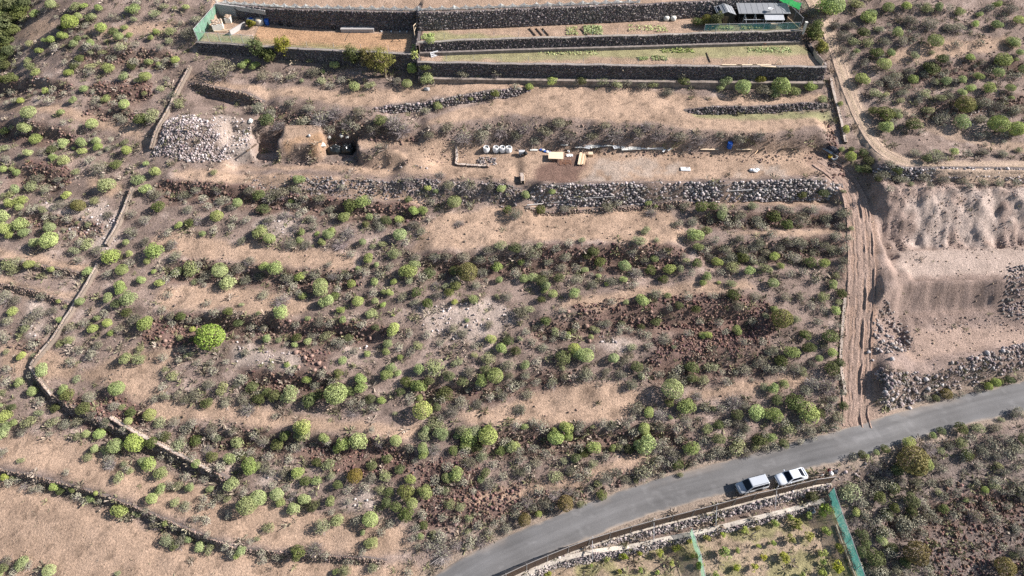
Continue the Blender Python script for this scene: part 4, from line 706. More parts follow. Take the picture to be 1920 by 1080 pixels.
(2,2): "245,10,35g 305,45,35g 220,85,30d 460,40,48g 970,85,58g 850,105,25g 1165,55,28g 1375,155,35d 1100,240,25p 325,320,48p 420,355,30g 590,370,20y 460,320,25p 95,575,40g 505,495,60g 550,510,55g 465,460,45y 760,530,42g 970,660,32g 375,590,35p 1425,355,30g 1465,350,32g 1680,315,42g 1215,440,22p 1490,580,62p 1430,690,48p 1190,768,75g 1020,925,45g 1295,885,68g 1185,970,22g 985,1055,42y 1890,735,40p 1825,930,70g 1910,950,40g 400,1045,55g 95,1040,28g 605,1040,20p 315,1070,28g 1455,1050,45p 60,375,30p 130,155,40p 1505,900,25p 820,260,28d 965,290,28d 620,300,45p 60,175,70b 375,165,35b 200,270,45b 100,325,35b 880,315,35b 1010,355,35b 1140,380,50b 380,520,60d 180,545,40b 850,540,60b 560,640,60b 820,640,50b 1210,660,50b 1270,710,40b 300,705,50b 120,790,50b 60,900,60b 1605,700,42b 1660,840,70w 1740,600,60b 1850,540,50b 930,900,60b 1110,940,60w 1690,1000,50b 750,1020,50b 860,1020,40b 1010,610,40b 800,330,30b 1070,250,40d 1400,250,35b 1080,30,50b 1690,130,45b 1650,50,50d 1900,200,30p 1900,600,40b 1440,900,40b 700,260,45b 230,440,50b 1340,600,55d 180,700,40b 60,700,50b 100,640,45b 400,660,45b 700,620,45b 930,590,45d 1100,640,40b 1350,680,45d 900,720,45b 850,740,35w 1240,820,40b 1180,860,40d 1390,800,40w 1560,900,40b 1740,880,45b 1680,950,45d 1600,1010,40b 1300,1000,45b 1100,1040,45b 1230,1050,40b 1540,1030,40d 1750,1050,45b 520,1030,40b 680,1010,40b 900,980,35b 160,1000,40b 30,1020,40b 1320,340,40b 1020,430,40b 900,440,40p 1550,260,40b 1800,250,40b 1730,400,40b 1600,330,35b 1870,400,40b 1250,130,35d 1180,150,30b 740,100,40b 1320,60,40b 1500,60,40b 1820,60,45b 250,250,40d 150,400,40b 30,470,40d 600,450,35b",
(3,2): "80,245,80o 45,155,35g 165,475,60g 475,480,45g 375,530,28g 260,620,45p 110,720,38g 30,750,45g 190,850,75d 285,935,85g 40,955,60g 450,370,60d 500,165,40g 405,65,45p 520,100,30p 1325,795,40o 1640,740,30y 1690,710,35y 1800,690,35d 1250,825,30d 460,600,60d 430,720,70w 330,700,60w 90,540,50d 30,610,40b 480,830,50b 510,960,60b 380,940,40d 150,1050,60p 300,1060,50b 400,1050,40b 270,350,45d 310,130,40b 60,840,40d 1440,790,30b 560,710,25b 200,600,50b 30,460,50b 1430,1050,50d 1560,1040,50p 1740,980,30p 1850,930,60b 1700,1040,50b 230,60,45b 120,60,45b 540,40,40d 200,230,40p 360,250,40b 420,430,45b 300,450,50d 330,560,45b 100,600,40b 530,560,40d 510,660,40b 280,770,45b 540,780,40b 450,900,45b 500,1040,40b 560,880,35d 110,1000,40b 230,1030,45b 520,280,35b 400,160,40b 1180,820,35b 1380,810,30b 1560,770,30b 1740,700,30d 1880,670,30b 1290,1070,35d",
(0,3): "30,20,45g 760,12,42g 1040,85,68y 885,110,55g 720,125,35g 1130,245,60g 1085,220,40g 1225,310,55g 1790,80,50g 1735,205,50g 1480,240,32g 1890,260,65g 1745,390,58g 1585,425,32g 1430,420,35g 1335,400,45p 1215,430,45g 1155,505,40g 1320,525,40p 1870,555,72g 920,578,68g 1030,605,42p 905,340,50p 425,405,38g 555,432,32g 695,500,35g 730,460,20g 1250,675,32g 1260,810,55p 1410,810,32g 1510,860,40g 1580,870,55p 1820,890,38g 1780,930,28g 180,980,58g 390,1040,48g 165,210,35p 55,340,30y 110,335,30p 935,240,30p 980,280,35p 800,130,50p 670,180,45p 590,30,40p 660,15,30g 1360,90,55p 1715,500,35p 10,1065,20g 890,1060,25p 25,145,50b 80,380,40b 200,390,40w 310,420,40b 600,470,45b 510,300,30b 840,230,50w 1350,830,60b 1520,560,40b 1190,680,55b 1560,660,40b 1560,770,30b 60,960,50b 1450,190,40b 1230,180,35b 1300,190,35b 1560,130,50w 1660,470,50b 1540,500,40b 1400,550,50b 1640,40,40p 1880,150,40b 1480,60,50d 1150,80,50d 1880,820,30b 380,15,25b 170,10,30b 1250,30,45d 1600,180,45d 1660,260,45b 1540,350,40b 1400,330,40b 1280,400,40b 1100,590,35b 1170,640,40b 1320,700,40b 1400,760,40b 1320,850,40d 1700,850,40b 1750,910,40b 260,430,35b 150,360,35b 470,440,35d 640,520,35b 760,510,35b 220,1000,40b 30,1030,45d 120,1050,40b 830,190,40b 960,270,35b 1830,450,40b 1600,540,40b 1480,650,35b 1720,620,35b 1370,40,40b 1820,180,40d",
(1,3): "355,20,60g 515,45,42g 665,80,55g 615,120,40g 780,70,70g 1055,70,42g 1250,120,50g 1255,165,42g 1385,15,60g 1270,20,50p 1510,20,35g 1600,40,70g 1740,40,70g 1570,100,45g 1690,180,50p 1910,105,50g 325,305,50g 460,365,38g 550,245,50p 565,330,35p 10,255,35g 170,465,50g 190,530,38g 30,500,65g 375,500,50g 290,580,52g 565,520,48g 440,560,50d 620,660,52g 500,710,62p 865,660,58g 805,755,22g 870,830,50g 970,325,50p 940,430,38p 1160,350,45g 1130,455,62d 1175,540,42g 1275,440,60g 1420,435,35p 1500,310,62g 1435,350,40g 1690,350,35g 1535,560,40p 1450,540,45p 95,710,48p 10,800,25p 600,1045,28g 670,1040,50p 880,1010,45p 1235,785,28g 1330,765,35p 1590,745,25p 985,200,40d 750,330,55o 940,570,25p 330,90,50b 460,230,40d 70,260,50b 220,300,50b 380,370,45d 430,450,40w 700,430,45b 870,340,50b 1000,450,40d 1010,690,40b 1130,620,60d 445,870,60w 320,910,60d 530,930,35b 50,900,40b 1790,680,40b 1400,900,80w 1700,800,60w 1600,640,40p 1150,1050,40b 1200,720,40b 1340,120,50w 1600,220,60b 930,60,50w 700,970,40b 1380,820,60w 1880,720,50b 280,470,40w 1750,380,60b 1720,310,40d 1850,650,30b 170,90,50d 230,30,45d 60,60,50b 100,180,45b 250,200,40b 120,300,40b 130,400,40b 230,420,40b 620,400,40d 700,520,35b 820,420,45b 870,250,40d 1080,280,40d 1050,560,45d 980,530,40d 760,660,45b 940,750,40b 1340,360,45b 1370,430,45b 1440,260,45b 1780,240,40b 1850,330,40b 1560,370,40b 1630,440,30b 1250,620,40b 1400,640,40b 1500,660,40b 1660,700,40b 1300,850,45b 1180,790,40b 1500,830,45w 1600,850,45b 1750,750,35b 1260,700,35d 800,900,35b 60,960,40b 160,940,35b 570,600,30b 1480,140,40d 1660,110,45d 1830,140,40d 1160,120,40b",
(2,3): "25,110,45g 325,50,58g 420,25,45g 610,115,55g 990,90,80g 1005,15,35y 1335,120,62g 750,120,30g 805,110,35p 390,215,35p 605,240,40p 330,330,55p 975,290,90b 440,270,50b 180,230,50b 60,300,60b 120,270,40b 700,340,60b 850,340,50b 1080,100,60w 1200,150,60b 1540,130,60b 1680,100,80p 1850,60,60d 320,450,50w 110,500,60w 240,530,50b 400,540,60o 90,660,50o 640,380,40p 670,470,40d 590,420,35b 930,355,35p 200,615,25y 510,540,30p 1250,60,40b 1540,50,50d 1750,150,50b 1230,240,50d 1260,320,25p 1820,110,40p 60,200,45b 250,160,45b 160,120,45b 480,200,40d 540,150,40d 700,180,40b 870,130,40d 500,330,45b 560,300,40b 780,300,45b 1100,200,40b 1160,230,45b 1400,170,40b 1480,180,45b 1620,160,45b 1900,120,40b 1440,60,40b 1360,230,35b 1120,320,30b 200,440,45b 420,430,45w 40,560,45b 160,560,40b 300,560,40b 30,620,40b 480,470,35b 1880,20,40b 1700,30,45b",
(3,3): "1050,225,110o 1165,235,55g 590,440,85p 840,812,45g 1085,915,90o 1740,1020,70o 1615,435,30g 1690,400,45p 820,490,50d 940,570,40d 1060,590,45d 1300,575,40d 1470,505,25g 320,480,50d 805,155,22g 740,180,20g 870,125,35d 1040,80,50y 1225,30,30g 1285,135,35p 15,45,40g 1440,80,50p 690,170,35d 620,190,40b 1720,250,35p 1270,450,35p 1745,860,35b 1830,920,35p 860,740,50p 690,770,45d 730,840,40d 790,940,70d 910,870,45d 650,600,35y 830,380,70b 990,360,50b 1110,370,50b 870,290,50w 650,490,60w 1060,510,60d 1210,380,40b 750,680,50w 640,660,40w 1240,230,50b 1300,280,40b 1600,130,60b 1700,170,50b 1850,120,60b 1200,100,60w 1350,90,50b 1900,480,50b 1540,620,60b 1180,620,50b 940,1020,60b 860,1040,50b 1190,1030,40b 1850,720,50b 1880,900,50b 1900,60,50d 800,230,50w 920,420,50d 760,450,45b 700,400,45b 880,620,45d 980,650,45b 1100,680,45b 700,900,45d 760,1020,50b 660,1000,40b 1020,780,40b 900,760,40b 1150,760,40b 1300,480,40b 1400,450,40b 1350,380,40b 1560,250,45b 1480,170,45d 1780,60,45b 1640,60,45b 1500,40,45b 1840,260,40b 1860,380,40b 1780,560,40b 1640,560,45b 1700,640,45b 1440,560,40b 1380,620,45b 1250,660,45b 1020,980,40d 1010,1050,40b 600,900,40b 560,760,40b 700,600,40b 40,110,40b 110,90,40d 240,70,35b 330,40,30b 1120,300,40d 950,280,45d",
}
KL = {'g': 'green', 'y': 'yellow', 'p': 'pale', 'd': 'dark', 'o': 'olive', 'b': 'grey', 'w': 'dry'}
PL = []
for (tx, ty), s in TILES.items():
    for w_ in s.split():
        a = w_[:-1].split(','); PL.append((tx*480+float(a[0])/4, ty*270+float(a[1])/4, float(a[2])/4, KL[w_[-1]]))
PX = np.array([(p[0], p[1], p[2]) for p in PL]); PK = np.array([p[3] for p in PL])
pitch = PITCH+np.arctan((PX[:, 1]-540)/FPX)
gpx = PX[:, 1]+.80*PX[:, 2]*np.cos(pitch)                   # the ground point lies below the middle of the crown
PW = gp(PX[:, 0], gpx); depth = (PW-CAM)@np.array([0, math.cos(PITCH), -math.sin(PITCH)]); PR = PX[:, 2]*depth/FPX*1.06
# which one is it: level on the slope, side of the walls, order from the left
ROWS = [(70,'upper garden wall'),(140,'lower garden wall'),(215,'tan upper terraces'),(285,'rubble heap'),(345,'work yard'),(420,'quarry upper bank'),(480,'bare middle terrace'),(545,'quarry bench'),(620,'quarry lower face'),(680,'quarry floor'),(735,'boundary wall bend'),(800,'track junction'),(865,'rubble wall below quarry'),(930,'parked cars'),(995,'brown fence'),(2000,'bottom edge')]
BW = [(0,420),(128,357),(280,285),(356,250),(465,200),(600,128),(690,60),(1200,-200)]
def place(px, py):
    row = next(t for lim, t in ROWS if py < lim)
    bx = np.interp(py, [b[0] for b in BW], [b[1] for b in BW]); road = np.interp(px, [840, 1000, 1200, 1400, 1600, 1920], [1100, 1015, 936, 884, 829, 743])
    if py > road: return row, 'below the road'
    if px < bx-4: return row, ('far outside boundary wall' if px < bx-170 else 'outside the boundary wall') if py < 690 else 'near left edge'
    if px > 1597: return row, 'across the track'
    q = (px-bx)/max(1597-bx, 1); return row, ['by boundary wall', 'left of centre', 'in the centre', 'right of centre', 'by dirt track'][min(4, int(q*5))] if py < 800 else ['near left edge', 'left of centre', 'in the centre', 'right of centre', 'by dirt track'][min(4, int(px/330))]
ORD = ['first','second','third','fourth','fifth','sixth','seventh','eighth','ninth','tenth','eleventh','twelfth','thirteenth','fourteenth','fifteenth','sixteenth','seventeenth','eighteenth','nineteenth','twentieth']
cells = {}
for i, (px, py, r, k) in enumerate(PL): cells.setdefault((k,)+place(px, py), []).append(i)
lab = {}
for (k, row, side), I in cells.items():
    I.sort(key=lambda i: PL[i][0])
    for j, i in enumerate(I):
        o_ = '' if len(I) == 1 else ORD[min(j, 19)]+' '; fl = ' from left' if len(I) > 1 else ''
        lab[i] = f"{o_}{KINDW[k]}{fl}, level with {row}, {side}"
lab[[i for i, p in enumerate(PL) if p[2] > 24 and p[3] == 'green' and p[0] < 420 and 600 < p[1] < 660][0]] = 'largest solitary green dome shrub, standing beside a chalky patch on the left'
gi = [i for i in range(len(PL)) if PL[i][3] == 'grey']; gi.sort(key=lambda i: -PX[i, 2]); REST = set(gi[300:])
BIGI = [i for i in range(len(PL)) if PX[i, 2] > 24 and PX[i, 0] < 420 and 600 < PX[i, 1] < 660 and PK[i] == 'green'][0]
M['deep'] = mat_leaf('leaf_deep_green', (.25, .335, .075), .02, .002); bigm = shrub_mesh('green_shrub', 'olive'); bigm.materials[0] = M['deep']
for i in range(len(PL)):
    if i in REST: continue
    k = PL[i][3]; me = TPL[k][(i*7+i//5) % len(TPL[k])]; s = PR[i]; h = (.85+.25*lr.random())*(1.0 if k in ('green', 'yellow', 'olive') else .8)
    o = link(PLANT_NAME[k], me, None, (PW[i, 0], PW[i, 1], PW[i, 2]-.08*s), lr.random()*6.28, (s*(.93+.14*lr.random()), s*(.93+.14*lr.random()), s*h))
    o.data = bigm if i == BIGI else o.data; tag(o, lab[i], 'bush' if 'bush' in PLANT_NAME[k] else 'shrub', GROUPW[k])
# the grey bushes past the three hundred largest: one mass
lite = [merge([(dome(190, .11, 7, -.4, .7, .5, .4), 0), (twigs(95, .32, .03), 1)]) for _ in range(5)]
Vs, Fs, Cs, off_ = [], [], [], 0
XP = []; rg = np.random.default_rng(77)
for pp_, n_ in (([(1580,900),(1700,880),(1920,800),(1930,1085),(1630,1085)], 80), ([(1620,20),(1920,20),(1920,290),(1740,270),(1640,200)], 70), ([(0,0),(340,0),(340,130),(200,330),(0,560)], 80)):
    P_ = wpoly(pp_); lo_, hi_ = P_.min(0), P_.max(0); q_ = lo_+rg.random((n_*3, 2))*(hi_-lo_); q_ = q_[in_poly(q_[:, 0], q_[:, 1], P_)]; XP += list(q_[:n_])
for kk in ('scree_b','e_c','e_d','e_e','e_f','e_g','e_h','e_i','e_j','e_k','e_l','e_m','r_d','r_e','r_f','r_g','r_h','r_i','r_j','r_k','road_bank','yard_bank','b_a'):
    P_ = resample(FL[kk], 2.1); q_ = P_+normals_of(P_)*(.2+2.6*rg.random((len(P_), 1)))+.8*rg.normal(size=P_.shape); XP += list(q_)
XP = np.array(XP); jj = np.clip(np.searchsorted(ys, XP[:, 1]), 0, ny-1)*nx+np.clip(np.searchsorted(xs, XP[:, 0]), 0, nx-1); XP = XP[(mBare[jj] < .5) & (mRed[jj] < .5) & (mQ[jj] < .3) & (mMo[jj] < .3)]
keepr = np.array([min(np.abs(pl_dist(XP[:, 0], XP[:, 1], L_[::5, :2])[0][i]) for L_ in (ROAD_L, UP_L, TRACK_L)) > 3.0 for i in range(len(XP))]) if False else np.min([np.abs(pl_dist(XP[:, 0], XP[:, 1], L_[::5, :2])[0]) for L_ in (ROAD_L, UP_L, TRACK_L)], 0) > 3.0
XP = XP[keepr]; n0 = len(PL); XW = np.c_[XP, hf_grid(XP[:, 0], XP[:, 1])]; XR = .4+.7*rg.random(len(XP))**1.5
PW = np.vstack([PW, XW]); PR = np.r_[PR, XR]
for q, i in enumerate(sorted(REST)+list(range(n0, n0+len(XP)))):
    V, F, C, I = lite[q % 5]; a = lr.random()*6.28; ca, sa = math.cos(a), math.sin(a); R = np.array([[ca, -sa, 0], [sa, ca, 0], [0, 0, .85]])
    Vs.append((V@R.T)*PR[i]+PW[i]-[0, 0, .08*PR[i]]); Fs.append(F+off_); off_ += len(V); Cs.append(C*np.where((np.arange(len(V)) < 760)[:, None], np.array([.275, .26, .19]), np.array([.31, .27, .25]))*(.75+.5*lr.random()))
o = link('grey_undergrowth', mesh_np('grey_undergrowth', np.concatenate(Vs), np.concatenate(Fs), M['scrub'], np.concatenate(Cs))); tag(o, 'smaller grey bushes massed between the shrubs', 'undergrowth', None, 'stuff')
# ------------------------------------------------------------------ low scrub and tufts: uncountable, one mass
def scrub_mass(name, label, n, seed, smin, smax, cols, blades, width, bare_keep=.03, thr=.42):
    rg = np.random.default_rng(seed); px = -220+rg.random(n)*2360; py = -30+rg.random(n)*1230
    W = gp(px, py); x, y = W[:, 0], W[:, 1]
    j = np.clip(np.searchsorted(ys, y), 0, ny-1)*nx+np.clip(np.searchsorted(xs, x), 0, nx-1)
    dens = .55*fbm(x, y, 3.5, 91)+.45*fbm(x, y, 11, 92)
    p = np.where(dens > thr, 1.0, .15)*(1-mBare[j]*(1-bare_keep))*(1-.93*np.maximum(mQ[j], mGr[j]))*(1-mS[j])*(1-.6*mPale[j])*(1-.35*mRed[j])
    for Lp, hw in ((ROAD_L, 2.5), (TRACK_L, 2.2), (UP_L, 1.3)): d, _, _ = pl_dist(x, y, Lp[::5, :2]); p = p*(np.abs(d) > hw)
    p = np.where(mO[j] > .5, .45, p)*(1-mMo[j]); p = p*~in_poly(x, y, GARDEN); keep = rg.random(n) < p; W = W[keep]; m = len(W)
    s = smin+(smax-smin)*rg.random(m)**1.8; K = blades
    a = rg.random((m, K))*6.28; zz = .15+.85*rg.random((m, K)); r = np.sqrt(1-zz**2)
    D = np.stack([r*np.cos(a), r*np.sin(a), zz*.85], -1); st = D*(.3*rg.random((m, K, 1))); en = D*(.55+.5*rg.random((m, K, 1)))+.25*rg.normal(size=(m, K, 3)); en[..., 2] = np.abs(en[..., 2])
    t = rg.normal(size=(m, K, 3)); t -= D*(t*D).sum(-1, keepdims=True); t /= np.linalg.norm(t, axis=-1, keepdims=True)+1e-9
    wv = width*(.5+rg.random((m, K, 1)))
    V = np.stack([st, en+t*wv, en-t*wv], 2)*s[:, None, None, None]+W[:, None, None, :]
    ci = np.array(cols)[rg.integers(0, len(cols), m)]*(.7+.6*rg.random((m, 1))); C = np.repeat((ci[:, None, :]*(.75+.5*rg.random((m, K, 1)))).reshape(-1, 3), 3, 0)
    V = V.reshape(-1, 3); o = link(name, mesh_np(name, V, np.arange(len(V)).reshape(-1, 3), M['scrub'], C)); tag(o, label, 'scrub', None, 'stuff'); return m
GC = [(.24,.20,.15),(.28,.23,.185),(.20,.18,.125),(.33,.275,.225),(.22,.215,.115),(.26,.205,.155),(.19,.185,.10)]
scrub_mass('low_scrub', 'low grey brown scrub covering the stony ground', 19000, 5, .18, .85, GC, 24, .10)
scrub_mass('grass_tufts', 'small dry grass tufts dotted over the slopes', 16000, 6, .10, .28, [(.33,.26,.18),(.28,.22,.16),(.22,.20,.13),(.36,.29,.2)], 8, .15, .22, .30)
# ------------------------------------------------------------------ trees (trunk, limbs, crown)
def crown_mesh(name, r, h, n, leaf, mat, lobes=14):
    C = []; D = []
    L = lr.normal(size=(lobes, 3)); L /= np.linalg.norm(L, axis=1)[:, None]; L *= np.array([.62, .62, .6])*(.6+.5*lr.random((lobes, 1))); R = .28+.2*lr.random(lobes)
    for k in range(lobes):
        m = n//lobes; d = lr.normal(size=(m, 3)); d /= np.linalg.norm(d, axis=1)[:, None]; C.append(L[k]+d*R[k]*(.6+.45*lr.random((m, 1)))); D.append(d)
    C = np.concatenate(C)*np.array([r, r, h*.5]); D = np.concatenate(D)
    V, F, c = leaf_cloud(C, D+.7*lr.normal(size=D.shape)+np.array([0, 0, .3]), leaf*(.7+.6*lr.random(len(C))), .95, (.7+.6*lr.random((len(C), 1)))*np.ones((1, 3)))
    return mesh_np(name, V, F, mat, c)
def trunk_mb(h, r, spread):
    m = MB(); m.tube((0, 0, -.3), (.05*h, .02*h, h*.45), r, r*.7, 7)
    for k in range(5): a = k*1.26+lr.random(); m.tube((.05*h, .02*h, h*.42), (spread*.7*math.cos(a), spread*.7*math.sin(a), h*(.65+.2*lr.random())), r*.55, r*.2, 5)
    return m
def tree(name, label, px, py, rpx, hfac, mat, cat='tree', group=None, n=1500, leaf=.13):
    g = gp(px, py+rpx*.75*math.cos(PITCH+math.atan((py-540)/FPX))); r = rpx*float((g-CAM)@np.array([0, math.cos(PITCH), -math.sin(PITCH)]))/FPX; h = r*hfac
    e = empty(name, g, lr.random()*6); tag(e, label, cat, group); trunk_mb(h, .05*h+.02, r).build('trunk', M['bark'], e)
    link('crown', crown_mesh('crown', r*1.1, h*1.05, n, leaf, M[mat]), e, (0, 0, h*.58)); return e
M['tree_yellow'] = mat_leaf('leaf_tree_yellow', (.24, .225, .06), .2)
for px, py, r, hf, mt, lb in [(722,128,25,2.3,'tree_yellow','bushy yellow-green tree below the garden wall, largest of the clump'), (692,121,17,2.6,'tree_yellow','tall yellow-green tree left of the largest in the clump below the wall'),
      (664,112,16,2.6,'dark','dark green tree at the left end of the clump below the wall'), (537,97,17,2.6,'tree_yellow','upright yellow-green tree against the ploughed bed wall'), (487,98,17,2.4,'dark','dark brownish tree against the wall under the net fence'),
      (508,110,13,2.2,'dark','small dark tree between two trees at the ploughed bed wall'), (1522,64,17,2.2,'dark','dark tree at the corner of gardens and upper track'), (1535,92,12,2.2,'tree_yellow','yellow-green tree beside the beige strip fence'), (1342,42,14,2.0,'dark','dark bushy tree in front of the black shed'), (473,47,9,2.0,'tree_yellow','small leafy tree inside the net corner of the garden')]:
    tree('garden_tree', lb, px, py, r, hf, mt, 'tree', 'trees beside the gardens')
ORCH = "1267,1027,9 1235,1036,8 1135,1046,8 1259,1056,7 1292,1012,7 1324,1007,8 1355,1002,6 1395,994,8 1419,990,5 1355,1035,13 1382,1032,6 1421,1025,6 1412,1062,9 1382,1065,9 1167,1042,9 1199,1037,6 1108,1060,5 1342,1075,8 1027,1077,8 1451,980,8 1492,982,12 1480,970,9 1515,966,9 1542,957,15 1479,1010,10 1514,1005,10 1540,1036,10 1547,995,10 1570,1060,14 1540,1072,8 1464,1046,14 1500,1076,8 1572,1027,10 1447,1017,8 1540,1050,8 1430,1045,7 1300,1040,8 1310,1060,9 1200,1068,6 1230,1072,6 1160,1072,6".split()
ORCH = sorted([tuple(map(float, s.split(','))) for s in ORCH])
M['orchard'] = mat_leaf('leaf_orchard', (.27, .30, .06), .25)
_tc = [crown_mesh('crown', 1, 2, 420, .13, M['orchard'], 9) for _ in range(4)]; _tt = mesh_np('trunk', trunk_mb(1.7, .06, .8).v, trunk_mb(1.7, .06, .8).f, M['bark'])
for k, (px, py, rp) in enumerate(ORCH):
    g = gp(px, py+rp*.4); r = rp*float((g-CAM)@np.array([0, math.cos(PITCH), -math.sin(PITCH)]))/FPX
    e = empty('orchard_tree', g, k*1.3); tag(e, f"{ORD[k % 20]} {'young' if rp < 8 else 'leafy'} orchard tree from left {['before', 'after', 'well after'][k//20]} the orchard middle", 'fruit tree', 'young trees in the orchard')
    c_ = link('crown', _tc[k % 4], e, (0, 0, .95*r), 0, (r*1.1, r*1.1, r*.85)); link('trunk', _tt, e, None, 0, (r*.6, r*.6, r*.6))
# ------------------------------------------------------------------ plain materials
C_ = {'white': (.72,.72,.70), 'cream': (.60,.52,.42), 'wood': (.55,.38,.23), 'palewood': (.66,.52,.36), 'darkwood': (.12,.085,.06), 'blue': (.02,.10,.42), 'yellowp': (.75,.50,.03), 'black': (.012,.012,.014), 'rubber': (.02,.02,.02), 'concrete': (.36,.34,.32), 'greyroof': (.21,.215,.22), 'paleroof': (.38,.39,.40), 'rust': (.22,.09,.04), 'steel': (.42,.42,.42), 'brownpost': (.30,.28,.26), 'glass': (.012,.016,.022), 'skin': (.45,.26,.18), 'hair': (.015,.011,.009), 'redcloth': (.20,.022,.028), 'darkcloth': (.03,.03,.04), 'beige': (.50,.40,.28), 'shedblack': (.02,.02,.021), 'browncloth': (.20,.09,.06), 'ivory': (.58,.56,.5)}
for k, v in C_.items(): M[k] = mat_flat(k, v, .3 if k in ('glass',) else .7, 0, .12)
M['carwhite'] = mat_flat('car_white', (.60, .63, .66), .22, 0, .02, 2, .5); M['carsilver'] = mat_flat('car_silver', (.44, .46, .48), .25, .1, .02, 2, .5); M['carglass'] = mat_flat('car_glass', (.006, .008, .014), .12, 0, .05, 2, .25); M['tarp'] = mat_flat('tarp', (.012, .014, .014), .28, 0, .3, 3, .6)
M['net_green'] = mat_net('net_green', (.26, .48, .34), .70); M['net_faint'] = mat_net('net_faint', (.25, .52, .28), .38); M['net_teal'] = mat_net('net_teal', (.08, .27, .23), .66); M['net_tealf'] = mat_net('net_teal_faint', (.10, .34, .34), .5); M['net_brown'] = mat_net('net_brown', (.125, .078, .052), .90); M['net_white'] = mat_net('net_white', (.74, .79, .76), .85); M['net_black'] = mat_net('net_black', (.012, .014, .014), .93); M['net_bright'] = mat_net('net_bright', (.04, .36, .10), .9)
# ------------------------------------------------------------------ fences of net on posts
def net_fence(name, label, P, h, net, postm, every=2.7, bays=None, rail=True, sag=.05, pr=.04, zf=None, lean=0):
    P = resample(np.asarray(P)[:, :2], every); z = hf_grid(P[:, 0], P[:, 1]) if zf is None else zf(P); N_ = normals_of(P); e = empty(name, (P[0, 0], P[0, 1], z[0])); tag(e, label, 'fence', None, 'thing'); o3 = np.array([P[0, 0], P[0, 1], z[0]])
    B = np.c_[P, z]-o3; T = B+np.c_[N_*lean, np.full(len(P), h)]
    for k in range(len(P)): m = MB(); m.tube(B[k]-np.array([0, 0, .3]), T[k]+np.array([0, 0, .08]), pr, pr, 6); m.build('post', postm, e)
    for k in range(len(P)-1):
        V = []; F = []; nu, nv = 7, 5
        for j in range(nv):
            for i in range(nu):
                u, v = i/(nu-1), j/(nv-1); p = (B[k]*(1-u)+B[k+1]*u)*(1-v)+(T[k]*(1-u)+T[k+1]*u)*v
                p = p+np.r_[N_[k]*(.02+sag*(lr.random()-.5)), -sag*1.2*math.sin(math.pi*u)*v+(.04 if v == 0 else 0)]; V.append(p)
        for j in range(nv-1):
            for i in range(nu-1): a = j*nu+i; F.append([a, a+1, a+nu+1, a+nu])
        link('net_panel', mesh_np('net_panel', V, F, net, smooth=True), e)
        if rail: m = MB(); m.tube(T[k], T[k+1], pr*.7, pr*.7, 5); m.build('rail', postm, e)
    return e
fl = gline([(962,1079),(991,1070),(1030,1051),(1067,1035),(1107,1021),(1144,1011),(1183,998),(1225,986),(1310,966),(1400,942),(1480,922),(1556,903)])[:, :2]
fr = FL['r1']; fr = fr[fr[:, 0] > at_z(np.array(900.), np.array(1110.), -11.)[0]]; fr = fr-normals_of(fr)*.26
net_fence('mesh_fence', 'long brown mesh fence with pale posts between road and orchard', fr[fr[:, 0] < fl[-1, 0]], 2.3, M['net_brown'], M['brownpost'], 2.7, pr=.06)
net_fence('shade_net', 'long teal shade net running down the side of the orchard', gline([(1553,927),(1567,970),(1586,1022),(1606,1078),(1620,1120)]), 2.1, M['net_teal'], M['steel'], 3.0, sag=.12)
net_fence('shade_net', 'short pale green shade net standing in the middle of the orchard', gline([(1293,1000),(1303,1030),(1312,1062),(1320,1100)]), 1.7, M['net_green'], M['steel'], 3.0, sag=.15)
net_fence('garden_net_fence', 'pale green net fence closing the left end of the gardens', np.array([LL[0]+[.2, .3], LA1[0, :2]+[0, -.2]]), 2.3, M['net_green'], M['steel'], 1.7, sag=.12, zf=lambda P: np.full(len(P), ZL))
net_fence('garden_net_fence', 'see-through green net on the wall edge at the garden corner', np.array([LL[0]+[.3, .35], LL[1]+[.2, .35]]), 1.7, M['net_faint'], M['steel'], 2.2, sag=.1, zf=lambda P: np.full(len(P), ZL+.05))
sh0 = gl([(1320, 62)], ZB)[0]; sh1 = gl([(1497, 58)], ZB)[0]
net_fence('garden_net_fence', 'see-through teal net on the wall edge before the sheds', np.array([sh0+[0, .3], sh1+[0, .3]]), 1.4, M['net_tealf'], M['steel'], 2.2, sag=.1, zf=lambda P: np.full(len(P), ZB+.05))
b0 = gl([(1503, 56)], ZB)[0]
net_fence('garden_net_fence', 'black net fence closing the right end behind the sheds', np.array([b0+[-.2, .4], b0+[-1.4, 5.0]]), 2.0, M['net_black'], M['steel'], 2.3, zf=lambda P: np.full(len(P), ZB))
zt_of = lambda P: np.where(P[:, 0] > XD, np.interp(P[:, 0], LA2[:, 0], LA2[:, 2]), np.interp(P[:, 0], LA1[:, 0], LA1[:, 2]))
t0 = gl3([(1500, 16, 17.9)])[0, :2]; t1 = gl3([(1440, -14, 18.1)])[0, :2]
net_fence('garden_net_fence', 'bright green net bank at the top right corner of the gardens', np.array([t0, t1]), 1.3, M['net_bright'], M['steel'], 2.0, sag=.2, zf=lambda P: np.full(len(P), 17.6))
net_fence('windbreak_net', 'tattered white windbreak net above the tall dark wall', LA1[:, :2]+[0, .5], .8, M['net_white'], M['steel'], 2.0, rail=False, sag=.35, zf=zt_of)
net_fence('windbreak_net', 'tattered white windbreak net above the speckled wall', LA2[LA2[:, 0] < LA2[2, 0]+1, :2]+[0, .5], .8, M['net_white'], M['steel'], 2.0, rail=False, sag=.35, zf=zt_of)
